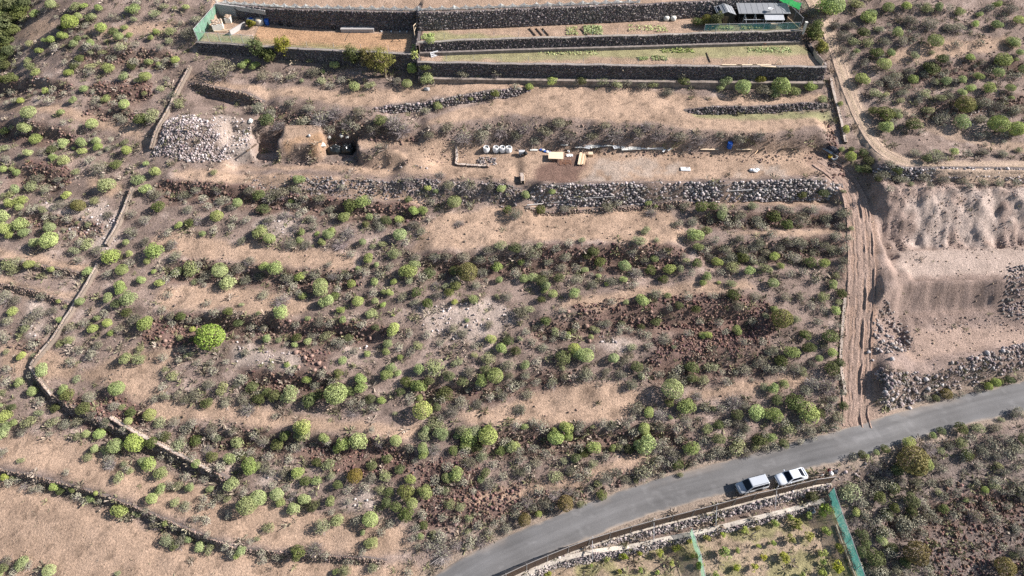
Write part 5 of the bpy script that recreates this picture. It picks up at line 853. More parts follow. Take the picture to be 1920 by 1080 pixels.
def wire_fence(label, P, z, h=1.1):
    P = resample(P, 4.5); e = empty('wire_fence', (P[0, 0], P[0, 1], z)); tag(e, label, 'fence', None, 'thing'); o3 = np.array([P[0, 0], P[0, 1], z])
    for k in range(len(P)): m = MB(); q = np.r_[P[k], z]-o3; m.tube(q, q+[0, 0, h], .03, .03, 5); m.build('post', M['steel'], e)
    for v in (.5, .98):
        m = MB()
        for k in range(len(P)-1): m.tube(np.r_[P[k], z+h*v]-o3, np.r_[P[k+1], z+h*v]-o3, .008, .008, 3)
        m.build('wire', M['steel'], e)
wire_fence('thin wire fence on posts along the lowest garden wall', LC[:4]+[.3, .5], ZC_+.1); wire_fence('thin wire fence on posts along the middle garden wall', LB[:3]+[.3, .5], ZB+.1); wire_fence('thin wire fence on posts along the ploughed bed edge', LL[1:]+[0, .5], ZL+.1)
# ------------------------------------------------------------------ helper for small things
def thing(name, label, cat, pos, rz=0, group=None): e = empty(name, pos, rz); tag(e, label, cat, group, 'thing'); return e
def one(mb, name, label, cat, mat, pos, rz=0, group=None, smooth=False, bevel=0): o = mb.build(name, mat, None, pos, rz, smooth, bevel); tag(o, label, cat, group, 'thing'); return o
def gz(px, py, z): return at_z(np.array(float(px)), np.array(float(py)), z)
def barrel(pos, label, r=.30, h=.9):
    e = thing('barrel', label, 'barrel', pos); MB().lathe([(r*.96, 0), (r, .05), (r, h*.32), (r*1.05, h*.34), (r, h*.37), (r, h*.64), (r*1.05, h*.66), (r, h*.69), (r, h*.95), (r*.95, h)], 16).build('drum', M['blue'], e, smooth=True)
    MB().lathe([(r*.9, h), (r*.9, h+.03)], 16).build('lid', M['blue'], e)
yA1 = lambda x: np.interp(x, LA1[:, 0], LA1[:, 1])
def atwall(px, dy): x_ = gz(px, 46, ZL)[0]; return np.array([x_, yA1(x_)-dy, ZL+.05])
barrel(atwall(502, .9), 'blue barrel standing by the dark wall of the ploughed bed', .38, 1.0); barrel(gp(1367, 277), 'blue barrel at the foot of the bank behind the yard', .42, 1.05)
def tyre(pos, label, tilt):
    m = MB(); V = []; F = []; n, k = 18, 8
    for i in range(n):
        a = 2*math.pi*i/n
        for j in range(k): b = 2*math.pi*j/k; r = .31+.11*math.cos(b); V.append((r*math.cos(a), .1*math.sin(b), r*math.sin(a)+.42))
    for i in range(n):
        for j in range(k): F.append([i*k+j, ((i+1) % n)*k+j, ((i+1) % n)*k+(j+1) % k, i*k+(j+1) % k])
    o = one(m.add(V, F), 'tyre', label, 'tyre', M['rubber'], pos, .1, 'old tyres against the garden wall', True); o.rotation_euler[0] = tilt
for px, lb in ((529, 'old black tyre nearest the blue barrel, leaning on the wall'), (546, 'old black tyre second from the blue barrel, leaning on the wall'), (630, 'old black tyre far from the barrel, leaning alone on the wall')):
    tyre(atwall(px, .75), lb, -.22)
# water tank, wrapped stone pallets, concrete bits in the garden corner
e = thing('water_tank', 'round white tub with tan top beside the blue barrel', 'tub', atwall(488, 1.0)); MB().lathe([(.72, 0), (.75, .1), (.74, .9), (.7, 1.0)], 18).build('tub', M['ivory'], e, smooth=True); MB().lathe([(.66, .93), (.60, 1.03), (.3, 1.08), (.05, 1.1)], 16).build('cover', M['beige'], e, smooth=True)
e = thing('crate', 'white and blue box against the garden corner wall', 'box', atwall(470, .8)); MB().box((0, 0, .35), (1.3, .6, .7)).build('body', M['white'], e, bevel=.03); MB().box((.1, -.02, .74), (.6, .5, .1)).build('lid', M['blue'], e)
def stone_pallet(pos, label, a, b, h, rz):
    e = thing('stone_pallet', label, 'stone pallet', pos, rz, 'wrapped stone pallets in the garden corner'); MB().box((0, 0, h/2+.1), (a, b, h)).build('wrapping', M['ivory'], e, bevel=.06); MB().box((0, 0, .05), (a+.05, b+.05, .1)).build('base', M['wood'], e)
    q = np.c_[(rr.random((60, 2))-.5)*[a*.95, b*.95], np.full(60, h+.15)]; s_ = link('stones', rocks_mesh('stones', q, .2+.18*rr.random(60), pal('tan', 60)), e); s_['kind'] = 'stuff'
stone_pallet(gz(410, 54, ZL), 'larger white wrapped heap of stones beside the green net', 1.9, 1.9, 1.2, .35); stone_pallet(gz(430, 42, ZL), 'smaller white wrapped heap of stones beside the concrete wall', 1.1, 1.2, 1.0, .1)
a0 = LA1[0]; ac = gl3([(440, 11, 16.2)])[0]; m = MB().box(((a0[0]+ac[0])/2, (a0[1]+ac[1])/2-.15, (ZL+16.1)/2+.05), (np.hypot(*(ac-a0)[:2])+.1, .35, 16.1-ZL+.3), math.atan2(ac[1]-a0[1], ac[0]-a0[0])); one(m, 'concrete_wall', 'bare grey concrete wall closing the garden corner', 'wall', M['concrete'], (0, 0, 0))
b0 = gl3([(441, 11, 16.2)])[0]; b1 = gl3([(497, 15, 16.7)])[0]; m = MB().box(((b0[0]+b1[0])/2, (b0[1]+b1[1])/2-.45, 16.1), (np.hypot(*(b1-b0)[:2]), .25, .8), math.atan2(b1[1]-b0[1], b1[0]-b0[0])); one(m, 'plaster_strip', 'pale plaster strip on top of the dark garden wall', 'plaster', M['concrete'], (0, 0, 0))
p = gz(447, 58, ZL); one(MB().box((0, 0, .45), (.18, 3.6, .9)), 'concrete_slab_fence', 'narrow grey slab wall slanting across the garden corner', 'wall', M['concrete'], p, -.55)
for k, (px, py, L_, rz) in enumerate([(428,62,1.8,.9),(433,60,1.6,1.1),(437,62,1.9,.8),(425,57,1.4,.2),(440,55,1.5,1.3),(415,60,2.4,.03),(408,57,2.6,.03)]):
    one(MB().box((0, 0, .06+.03*k), (L_, .16, .05)), 'plank', f'{ORD[k]} of the loose planks on the ground inside the net corner', 'plank', M['palewood' if k % 2 else 'wood'], gz(px, py, ZL+.05), rz, 'loose planks in the garden corner')
x0, x1 = gz(645, 48, ZL)[0], gz(705, 50, ZL)[0]; m = MB()
e = thing('block_bench', 'low grey block bench at the foot of the tall dark wall', 'bench', atwall(675, 1.0)); MB().box((0, 0, .3), (x1-x0, .8, .6), .0).build('block_base', M['concrete'], e); MB().box((0, -.02, .65), (x1-x0+.1, .9, .08)).build('slab', M['concrete'], e)
for k, px in enumerate((697, 719, 737, 753, 766)):
    x_ = gz(px, 53, ZL)[0]; one(MB().lathe([(.09, 0), (.14, .25), (.13, .26), (.10, .18)], 10), 'plant_pot', f'{ORD[k]} small white pot from left along the dark wall foot', 'pot', M['white'], atwall(px, 1.1), 0, 'white pots along the wall', True)
e = thing('sack', 'white sack lying at the edge of the ploughed bed', 'sack', gz(652, 58, ZL+.03)); MB().lathe([(.1, 0), (.42, .06), (.45, .18), (.25, .28), (.05, .3)], 12).build('bag', M['white'], e, smooth=True); MB().box((.5, .12, .1), (.35, .25, .2)).build('bundle', M['darkcloth'], e, bevel=.05)
m = MB(); pts = [gz(656, 60, ZL+.08), gz(651, 68, ZL+.08), gz(646, 78, ZL+.08)]
for a, b in zip(pts[:-1], pts[1:]): m.tube(a, b, .06, .06, 6)
one(m, 'dark_line', 'thin dark line across the ploughed bed', 'dark_line', M['rubber'], (0, 0, 0))  # thin dark tube laid over the bed
# ploughed furrows
x0, x1 = gz(475, 75, ZL)[0], gz(772, 75, ZL)[0]; V = []; F = []; nxf, nyf = 60, 40; y0a = lambda x: yl(LL, x)+.9; y1a = lambda x: yA1(x)-1.5
for j in range(nyf):
    for i in range(nxf):
        x_ = x0+(x1-x0)*i/(nxf-1); v = j/(nyf-1); y_ = y0a(x_)*(1-v)+y1a(x_)*v; V.append((x_, y_, hf_grid(x_, y_)+.035+(.05*(j % 2) if 0 < j < nyf-1 else -.08)+.05*(lr.random()-.5)))
for j in range(nyf-1):
    for i in range(nxf-1): a = j*nxf+i; F.append([a, a+1, a+nxf+1, a+nxf])
vx = np.array(V); cc = np.array([.44, .275, .165])*(.8+.4*fbm(vx[:, 0], vx[:, 1], 1.5, 95))[:, None]; gg = sstep(.75, .1, (np.arange(len(V))//nxf)/nyf*2.2)*sstep(.35, .6, fbm(vx[:, 0], vx[:, 1], 2.5, 96)+.1*(vx[:, 0] < -30)); cc = cc*(1-.6*gg[:, None])+.6*gg[:, None]*np.array([.26, .24, .11])
o = link('ploughed_soil', mesh_np('ploughed_soil', V, F, M['ground'], cc)); tag(o, kind='structure')
# vegetable beds: leafy rows
def crop(px0, px1, py0, py1, z, label, n=160):
    a = gz(px0, py0, z); b = gz(px1, py1, z); C = np.c_[a[0]+(b[0]-a[0])*lr.random(n), a[1]+(b[1]-a[1])*lr.random(n), np.full(n, .0)]; c0 = (a+b)/2; C = C-[c0[0], c0[1], 0]; C[:, 2] = .1+.15*lr.random(n)
    V, F, c = leaf_cloud(C, np.array([[0, 0, 1.]])+.6*lr.normal(size=(n, 3)), .13+.12*lr.random(n), .9, (.7+.6*lr.random((n, 1)))*np.ones((1, 3))); o = link('vegetable_bed', mesh_np('vegetable_bed', V, F, M['green'], c), None, (c0[0], c0[1], z)); tag(o, label, 'vegetable bed', 'vegetable beds in the garden strips', 'stuff')
crop(1096,1128,66,49,ZB,'square green vegetable bed in the upper garden strip', 420); crop(1062,1082,66,52,ZB,'loose green plants left of the square vegetable bed', 130); crop(1197,1215,114,108,ZC_,'left of two small green patches in the lower garden strip', 120); crop(1222,1250,114,106,ZC_,'right of two small green patches in the lower garden strip', 120); crop(1390,1430,55,50,ZB,'bright green plants in front of the sheds', 160); crop(1340,1375,55,50,ZB,'bright green plants before the gabled shed', 140); crop(1240,1300,100,92,ZC_,'faint green weeds in the middle of the lower garden strip', 200); crop(1010,1120,104,92,ZC_,'faint green weeds along the lower garden strip by the middle wall', 260); crop(1400,1480,100,90,ZC_,'green weeds below the sheds in the lower strip', 260); crop(1180,1250,60,48,ZB,'green weeds right of the square vegetable bed', 160); crop(790,815,74,64,ZB,'green plants beside the pale dividing wall', 150)
for k, px in enumerate((998, 1011, 1023, 1095)):
    p = gz(px, 60, ZB+.05); one(MB().box((0, 0, .08), (.12, 2.6, .16)), 'bed_board_or_shadow', f'{ORD[k]} dark edging board from left across the upper garden strip', 'board', M['darkwood'], p, .42, 'edging boards in the garden')
one(MB().box((0, 0, .08), (.10, 3.0, .14)), 'bed_board_or_shadow', 'dark pole lying across the lower garden strip', 'board', M['darkwood'], gz(1328, 108, ZC_+.05), .05, 'edging boards in the garden')  # no board here: a dark strip stands in for a pole's cast shadow
# ivy-covered ramp between levels
iv = [gz(778, 96, 14.0)+(lr.random(3)-.5)*[1.2, 3.2, 1.2] for _ in range(420)]; iv = np.array(iv); V, F, c = leaf_cloud(iv-iv.mean(0), lr.normal(size=iv.shape)+[0, 0, .8], .12+.1*lr.random(len(iv)), .9, (.75+.5*lr.random((len(iv), 1)))*np.ones((1, 3)))
o = link('creeper', mesh_np('creeper', V, F, M['yellow'], c), None, iv.mean(0)); tag(o, 'yellow-green creeper covering the step between garden levels', 'creeper', None, 'thing')
e = thing('gate', 'light wooden gate frame at the step between garden levels', 'gate', gz(781, 58, ZB)); m = MB()
for x_ in (-.1, .1): MB().tube((x_*3, x_*8, -.6), (x_*3, x_*8, 1.5), .06).build('post', M['palewood'], e)
MB().tube((-.3, -.8, 1.4), (.3, .8, 1.4), .05).build('rail', M['palewood'], e); MB().tube((-.3, -.8, .4), (.3, .8, 1.3), .04).build('brace', M['palewood'], e)
e = thing('pallet', 'grey slatted pallet leaning beside the lower garden strip', 'pallet', gz(816, 106, ZC_), .5); Rp = Matrix.Rotation(math.radians(55), 3, 'X')
for k in range(6): MB().box(Rp@Vector((0, -.75+.3*k, .12)), (1.5, .2, .04), R=np.array(Rp)).build('slat', M['steel'], e)
for x_ in (-.65, 0, .65): MB().box(Rp@Vector((x_, 0, .05)), (.1, 1.8, .1), R=np.array(Rp)).build('bearer', M['steel'], e)
# sheds
def shed_gable(pos):
    e = thing('shed', 'small black gabled shed with framed grey roof panels', 'shed', pos, .05); w_, d_, h_ = 3.1, 2.6, 1.9
    m = MB(); V = [(-w_/2,-d_/2,0),(w_/2,-d_/2,0),(w_/2,d_/2,0),(-w_/2,d_/2,0),(-w_/2,-d_/2,h_),(w_/2,-d_/2,h_),(w_/2,d_/2,h_),(-w_/2,d_/2,h_),(0,-d_/2,h_+.55),(0,d_/2,h_+.55)]
    m.add(V, [[0,1,5,8,4],[2,3,7,9,6],[1,2,6,5],[3,0,4,7]]).build('wall', M['shedblack'], e)
    for s in (-1, 1):
        a = math.atan2(.55, w_/2); R = np.array(Matrix.Rotation(a*s, 3, 'Y')); c0 = np.array((s*w_/4, 0, h_+.31)); rf = MB().box(c0, (w_/2/math.cos(a)+.18, d_+.3, .06), R=R).build('roof', M['greyroof'], e)
        for q in (-.6, 0, .6): MB().box(c0+R@np.array((q, 0, .05)), (.09, d_+.3, .05), R=R).build('batten', M['paleroof'], rf)
        for q in (-1.35, 1.35): MB().box(c0+R@np.array((0, q, .05)), (w_/2+.1, .1, .05), R=R).build('batten', M['paleroof'], rf)
        if s < 0: MB().box(c0+R@np.array((-.3, 0, .045)), (.5, d_*.8, .03), R=R).build('skylight', M['carglass'], rf)
    MB().box((0, -d_/2-.03, .85), (.85, .05, 1.7)).build('door', M['darkwood'], e)
shed_gable(gz(1356, 44, ZB)+np.array([0, .8, 0]))
e = thing('animal_shed', 'long black shed with flat grey sheet roof and open front', 'shed', gz(1428, 44, ZB)+np.array([0, 1.2, 0]), .0); Lh = 8.6
MB().box((0, 1.1, 1.0), (Lh, .12, 2.0)).build('wall', M['shedblack'], e); MB().box((-Lh/2+.06, 0, .95), (.12, 2.1, 1.9)).build('wall', M['shedblack'], e); MB().box((Lh/2-.06, 0, .95), (.12, 2.1, 1.9)).build('wall', M['shedblack'], e)
rf = MB().box((0, .1, 2.12), (Lh+.5, 3.0, .07), R=np.array(Matrix.Rotation(math.radians(8), 3, 'X'))).build('roof', M['greyroof'], e)
for k in range(9): MB().box((-Lh/2+.2+k*1.04, .1, 2.165), (.05, 3.0, .03), R=np.array(Matrix.Rotation(math.radians(8), 3, 'X'))).build('sheet_rib', M['greyroof'], rf)
for x_ in (-3.4, -1.6, .2): MB().tube((x_, -1.2, 0), (x_, -1.2, 1.9), .06).build('post', M['paleroof'], e); MB().tube((x_, -1.2, 1.9), (x_+.5, -2.0, .1), .05).build('brace', M['paleroof'], e)
MB().tube((-3.6, -2.0, 1.15), (1.6, -2.0, 1.15), .06).build('rail', M['paleroof'], e); MB().box((-.6, -2.1, .25), (7.4, .1, .5)).build('fender_wall', M['concrete'], e)
e = thing('lean_to_roof', 'pale grey lean-to roof in front of the long black shed', 'roof', gz(1447, 48, ZB), 0); MB().box((0, .2, 1.62), (3.4, 1.9, .06), R=np.array(Matrix.Rotation(math.radians(12), 3, 'X'))).build('sheet', M['paleroof'], e)
for x_ in (-1.5, 1.5): MB().tube((x_, -.6, 0), (x_, -.6, 1.5), .05).build('post', M['paleroof'], e)
e = thing('barrel_lid_box', 'white plastic basin lying on the flat shed roof', 'basin', gz(1444, 18, ZB+2.4)); MB().lathe([(.25, 0), (.4, .22), (.36, .22), (.22, .06)], 12).build('bowl', M['white'], e, smooth=True); MB().box((.5, 0, .08), (.35, .3, .14)).build('brick', M['concrete'], e)
one(MB().box((0, 0, .45), (1.1, .8, .9)), 'kennel', 'tan box kennel under the lean-to roof', 'kennel', M['beige'], gz(1448, 52, ZB), 0, None, False, .05)
one(MB().box((0, 0, .7), (.35, .35, 2.2)).box((0, 0, 1.84), (.45, .45, .08)), 'gate_pillar', 'white pillar at the corner behind the teal net', 'pillar', M['ivory'], gz(1506, 60, ZB-.2))
for k, px in enumerate((1249, 1262)): one(MB().lathe([(.3, 0), (.5, .1), (.52, .55), (.4, .72), (.1, .75)], 12), 'plastic_drum', f'{"left" if k == 0 else "right"} of two white tubs at the foot of the speckled wall', 'tub', M['ivory'], gz(px, 38, ZB), 0, 'white tubs in the upper strip', True)
one(MB().box((0, 0, .15), (2.2, .5, .25)), 'trough', 'long white trough along the foot of the speckled wall', 'trough', M['ivory'], gz(1285, 33, ZB), .05, None, False, .04)
e = thing('cart', 'rusty red barrow tub beside the middle garden wall', 'barrow', gz(1431, 84, ZC_)); MB().lathe([(.35, .15), (.6, .55), (.55, .56), (.3, .25)], 14).build('tub', M['rust'], e, smooth=True); MB().tube((-.5, 0, .12), (-.5, .12, .12), .18, .18, 12).build('wheel', M['rubber'], e)
for s in (-1, 1): MB().tube((-.5, .25*s, .2), (1.0, .32*s, .5), .03).build('handle', M['darkwood'], e)
for k, (px, py, L_, rz) in enumerate([(1372,124,3.4,-.02),(1400,124,3.6,.02),(1428,124,3.2,.0),(1440,127,2.6,-.12)]): one(MB().box((0, 0, .12), (L_, .22, .14)), 'timber_beam', f'{ORD[k]} pale timber beam from left along the lowest garden wall', 'beam', M['palewood'], gz(px, py-1, ZC_+.12), rz, 'timber beams on the wall edge')
e = thing('timber_trestle', 'small pale timber A-frame on the lower garden strip', 'trestle', gz(1459, 121, ZC_))
for a in ((-.6, 0), (.6, 0)): MB().tube((a[0], -.2, .05), (0, .2, 1.0), .05).build('leg', M['palewood'], e)
MB().tube((-.4, 0, .4), (.6, .2, .5), .05).build('crossbar', M['palewood'], e); MB().tube((.1, .2, .1), (1.3, .4, .5), .04).build('brace', M['palewood'], e)
e = thing('strip_fence', 'beige curved sheet fence at the end of the lower garden strip', 'fence', (0, 0, 0)); pts = [gz(x_, y_, ZC_+.05) for x_, y_ in ((1527,90),(1524,100),(1528,110),(1536,118),(1541,124))]
for a, b in zip(pts[:-1], pts[1:]): m = MB(); m.add([a, b, b+[.15, .3, .75], a+[.15, .3, .75], a+[.2, .3, 0], b+[.2, .3, 0]], [[0, 1, 2, 3], [2, 3, 4, 5][::-1] and [3, 2, 5, 4], [0, 4, 5, 1], [0, 3, 4], [1, 5, 2]]).build('sheet', M['beige'], e)
# ------------------------------------------------------------------ work yard
def bulk_bag(px, py, label):
    e = thing('bulk_bag', label, 'bulk bag', gp(px, py), lr.random(), 'white bulk bags in the yard'); r = .48
    m = MB(); V = []; F = []; n = 20; prof = [(.92, 0), (1.04, .15), (1.06, .5), (1.0, .8), (.98, .92), (.84, .95), (.80, .8), (.78, .70)]
    for f, z in prof:
        for k in range(n): a = 2*math.pi*k/n; q = (abs(math.cos(a))**4+abs(math.sin(a))**4)**-.25; q = .55*q+.45; V.append((r*f*q*math.cos(a)*(1+.05*math.sin(3*a+z*5)), r*f*q*math.sin(a), z+.03*math.sin(5*a)))
    for j in range(len(prof)-1):
        for k in range(n): F.append([j*n+k, j*n+(k+1) % n, (j+1)*n+(k+1) % n, (j+1)*n+k])
    m.add(V, F).build('bag', M['white'], e, smooth=True); MB().lathe([(r*.82, .68), (r*.5, .74), (.02, .78)], 14).build('filling', M['concrete'], e)
    for k in range(4): a = k*math.pi/2+.8; MB().tube((r*.95*math.cos(a), r*.95*math.sin(a), .9), (r*.7*math.cos(a+.3), r*.7*math.sin(a+.3), 1.02), .03).build('loop', M['ivory'], e)
for px, lb in ((912, 'white bulk bag standing alone left of the other three'), (930, 'left of three white bulk bags standing together'), (942, 'middle of three white bulk bags standing together'), (954, 'right of three white bulk bags standing together')): bulk_bag(px, 284, lb)
e = thing('work_table', 'large plywood board on low trestles in the yard', 'board', gp(1042, 297), -.04); MB().box((0, 0, .62), (2.45, 1.75, .06)).build('board', M['palewood'], e)
for x_ in (-.9, .9):
    tr = MB().box((x_, 0, .54), (.1, 1.4, .1)).build('trestle', M['wood'], e)
    for y_ in (-.6, .6): MB().tube((x_-.2, y_, 0), (x_, y_, .52), .04).build('leg', M['wood'], tr); MB().tube((x_+.2, y_, 0), (x_, y_, .52), .04).build('leg', M['wood'], tr)
e = thing('plank_stack', 'stack of long pale planks on the dark stained ground', 'plank stack', gp(1091, 300), -.18)
for k in range(6): MB().box(((k % 5-2)*.24+.02*(k % 3), .08*math.sin(k*2.1), .22+(.06 if k == 5 else 0)+.012*k), (.2, 2.9+.25*math.sin(k*1.7), .05)).build('plank', M['palewood' if k % 2 else 'wood'], e)
for y_ in (-.9, .9): MB().box((0, y_, .09), (1.3, .12, .16)).build('bearer', M['darkwood'], e)
e = thing('crate', 'small pale wooden crate beside the plank stack', 'crate', gp(1107, 292)); MB().box((0, 0, .25), (.8, .7, .5)).build('body', M['wood'], e)
for q in range(4): MB().box((-.3+.2*q, 0, .53), (.17, .72, .04)).build('slat', M['palewood'], e)
e = thing('mixer', 'grey box with black drum, left of the plywood board', 'cement mixer', gp(980, 290)); MB().box((-.15, .1, .45), (1.0, .6, .5)).build('body', M['steel'], e, bevel=.04); MB().lathe([(.18, .2), (.36, .35), (.36, .6), (.2, .8)], 14, (.45, -.25, 0)).build('drum', M['rubber'], e, smooth=True)
for s in (-1, 1): MB().tube((-.4, .3*s, 0), (-.4, .25*s, .3), .05).build('leg', M['steel'], e)
one(MB().box((0, 0, .08), (1.3, .4, .12)), 'board', 'white board lying flat left of the blue sacks', 'board', M['ivory'], gp(1001, 282), -.02)
e = thing('sack_pile', 'blue and white sacks heaped behind the plywood board', 'sack pile', gp(1022, 284), -.5)
for k in range(5): MB().lathe([(.1, 0), (.28, .05), (.3, .13), (.15, .2), (.02, .21)], 10, (-.8+.4*k, .1*math.sin(k*2), .05*(k % 2))).build('sack', M['blue' if k % 2 == 0 else 'white'], e, smooth=True)
e = thing('bucket', 'white bucket on the dark stained ground', 'bucket', gp(1066, 286)); MB().lathe([(.15, 0), (.2, .38), (.18, .38), (.13, .05)], 12).build('pail', M['white'], e, smooth=True); MB().tube((-.19, 0, .38), (.19, 0, .5), .012).build('handle', M['steel'], e)
e = thing('plastic_sheet', 'crumpled white plastic near the white bucket', 'plastic sheet', gp(1068, 292)); m = MB(); V = []; F = []
for j in range(6):
    for i in range(8): V.append((-.5+i/7+.04*lr.normal(), -.3+j*.12+.03*lr.normal(), .06+.12*lr.random()))
for j in range(5):
    for i in range(7): a = j*8+i; F.append([a, a+1, a+9, a+8])
m.add(V, F).build('sheet', M['white'], e)
e = thing('rusty_frame', 'rusty metal frame lying below the plywood board', 'frame', gp(1060, 307), .1)
for y_ in (-.35, 0, .35): MB().tube((-.9, y_, .3), (.9, y_, .35), .035).build('bar', M['rust'], e)
for x_ in (-.9, 0, .9): MB().tube((x_, -.4, 0), (x_, .4, .35), .035).build('bar', M['rust'], e)
# lengths of pipe, planks and sheets dumped along the foot of the bank
rg = np.random.default_rng(41); k = 0
for px, py, L_, rz, mt, nm in [(1088,277,1.6,.1,'ivory','board'),(1100,276,1.2,-.3,'steel','sheet'),(1115,275,1.5,.2,'ivory','sheet'),(1128,275,1.0,-.1,'steel','board'),(1141,274,1.5,.05,'ivory','board'),(1155,276,1.1,.4,'steel','sheet'),(1165,279,1.8,.0,'ivory','pipe'),(1178,279,2.3,.05,'ivory','sheet'),(1190,278,2.0,-.05,'ivory','sheet'),(1208,279,3.4,.06,'ivory','pipe'),(1216,280,3.8,.03,'steel','pipe'),(1226,281,3.6,-.04,'ivory','pipe'),(1235,279,3.0,.08,'steel','pipe'),(1246,282,1.3,.9,'white','board'),(1257,280,1.4,.7,'ivory','board'),(1058,273,1.2,0,'ivory','board'),(1330,281,3.0,-.02,'palewood','board'),(1395,281,2.6,.03,'palewood','board'),(1420,284,2.0,.9,'wood','pipe'),(1070,280,1.6,.1,'darkwood','board'),(1560,288,2.4,-1.0,'steel','pipe'),(1552,282,2.0,-.9,'steel','sheet')]:
    m = MB(); p = gp(px, py)
    if nm == 'pipe': m.tube((-L_/2, 0, .12), (L_/2, .05, .14), .07, .07, 8)
    elif nm == 'board': m.box((0, 0, .12), (L_, .28, .06)).box((0, 0, .05), (.1, .25, .1))
    else: m.box((0, 0, .14), (L_, .8, .04), R=np.array(Matrix.Rotation(.25, 3, 'X'))).box((.1, .2, .1), (L_*.7, .5, .2))
    one(m, {'pipe': 'pipe', 'board': 'scrap_board', 'sheet': 'scrap_sheet'}[nm], f"{ORD[min(k,19)] if k<20 else 'last'} in line from left, {'pale' if mt in ('ivory','white','palewood') else 'grey brown'} {'pipe' if nm=='pipe' else nm} dumped along the yard bank", nm, M[mt], p, rz, 'scrap along the yard bank'); k += 1
e = thing('leaning_boards', 'pale boarded panel leaning on the bank behind the yard', 'boards', gp(1295, 277), 0); R = np.array(Matrix.Rotation(math.radians(-55), 3, 'X'))
for q in range(8): MB().box(R@np.array((-.78+.22*q, .75, .0))*[1, 1, 1]+[0, 0, 1.25] if False else (-.78+.22*q, .42, .62), (.2, .06, 1.45), R=np.array(Matrix.Rotation(math.radians(-32), 3, 'X'))).build('board', M['cream' if q % 2 else 'ivory'], e)
for z_ in (.2, 1.0): MB().box((0, .3+.42*z_, z_), (1.8, .05, .1), R=np.array(Matrix.Rotation(math.radians(-32), 3, 'X'))).build('batten', M['wood'], e)
e = thing('slab', 'flat white slab lying alone in the middle of the yard', 'slab', gp(1285, 318), -.03); MB().box((0, 0, .1), (1.55, .85, .2)).build('base', M['white'], e, bevel=.03); MB().box((.35, .2, .24), (.45, .3, .08)).build('block', M['concrete'], e, bevel=.02)
e = thing('sack_pile', 'white sacks lying near the right end of the yard', 'sack pile', gp(1414, 321))
for q in range(4): MB().lathe([(.1, 0), (.34, .07), (.36, .2), (.2, .3), (.02, .32)], 11, (-.45+.3*q, .12*math.cos(q*2), .1*(q % 2))).build('sack', M['white'], e, smooth=True)
m = MB(); pts = [gp(x_, y_)+[0, 0, .15] for x_, y_ in ((1460,287),(1466,281),(1476,278),(1490,280),(1503,279))]
for a, b, r in zip(pts[:-1], pts[1:], (.07, .1, .09, .06)): m.tube(a, b, r, r*.8, 6)
m.tube(pts[2], pts[2]+[.5, .4, .3], .05, .02, 5); one(m, 'fallen_branch', 'dark fallen branch at the back of the yard', 'branch', M['darkwood'], (0, 0, 0))
e = thing('bucket', 'yellow bucket at the right end of the yard', 'bucket', gp(1555, 296)); MB().lathe([(.25, 0), (.34, .5), (.3, .5), (.22, .06)], 12).build('pail', M['yellowp'], e, smooth=True); MB().tube((-.33, 0, .5), (.33, 0, .66), .015).build('handle', M['steel'], e)
e = thing('plastic_crate', 'white crate beside the yellow bucket', 'crate', gp(1563, 298), .3); MB().box((0, 0, .04), (.8, .6, .06)).build('floor', M['white'], e)
for s in (-1, 1): MB().box((0, .3*s, .2), (.8, .04, .34)).build('side', M['white'], e); MB().box((.4*s, 0, .2), (.04, .58, .34)).build('side', M['white'], e)
def crumple(name, label, px, py, sx, sy, h, mat, cat, rz=0, seed=1):
    rg = np.random.default_rng(seed); n = 22; V = []; F = []
    for j in range(n):
        for i in range(n):
            u, v = 2*i/(n-1)-1, 2*j/(n-1)-1; f = max(0, 1-(u*u+v*v)**1.2); z_ = h*f**.5*(.55+.7*fbm(u*4+seed, v*4, 1.2, seed))+.02; V.append((u*sx, v*sy, z_+.05*rg.random()*f))
    for j in range(n-1):
        for i in range(n-1): a = j*n+i; F.append([a, a+1, a+n+1, a+n])
    one(MB().add(V, F), name, label, cat, M[mat], gp(px, py), rz)
crumple('tarpaulin', 'left of two heaps of black plastic tarpaulin in the second pit', 629, 284, 1.5, .9, 1.2, 'tarp', 'tarpaulin', .1, 3); crumple('tarpaulin', 'right of two heaps of black plastic tarpaulin in the second pit', 651, 283, 1.3, 1.0, 1.3, 'tarp', 'tarpaulin', -.2, 5); crumple('tarpaulin', 'dark sheet heaped at the right end of the yard bank', 1562, 280, 1.1, .6, .4, 'darkcloth', 'tarpaulin', -.8, 8)
one(MB().box((0, 0, .12), (.22, 2.2, .2)), 'timber_beam', 'dark timber lying at the mouth of the first pit', 'beam', M['darkwood'], gp(472, 278), -.55)
for k, (px, py, s_) in enumerate([(605,273,1.0),(618,258,.8),(640,255,.9),(652,258,.8),(470,228,.9),(800,168,1.1),(580,255,.6)]): one(MB().add(ROCKS[k]*[s_, s_*.9, s_*.8], [list(map(int, f)) for f in IF]), 'boulder', f'pale boulder {["beside the orange cutting","above the second pit, left one","above the second pit, middle one","above the second pit, right one","on the lip of the first pit","below the round shrub near the garden clump","on the ledge between the pits"][k]}', 'boulder', M['ivory' if k < 5 else 'concrete'], gp(px, py)+[0, 0, .1])
BL = [(1628,661,.9),(1672,673,1.0),(1645,655,.8),(1663,630,.8),(1678,652,.9),(1655,640,.7),(1690,657,.7),(1636,676,.6),(1700,640,.6),(1716,735,1.0),(1740,728,.9),(1672,748,1.0),(1690,757,.9),(1765,722,.8),(1800,690,.9),(1830,672,.8),(1850,662,1.0),(1880,658,.9),(1900,650,.8),(1862,690,.8),(1820,708,.7),(1735,712,1.1),(1660,735,.8),(1705,765,.8)]
rk = [mesh_np('boulder', ROCKS[k]*[1, .9, .8], IF, M['rock'], np.tile((.40,.37,.36), (12, 1))*(.8+.3*rr.random((12, 1)))) for k in range(8)]
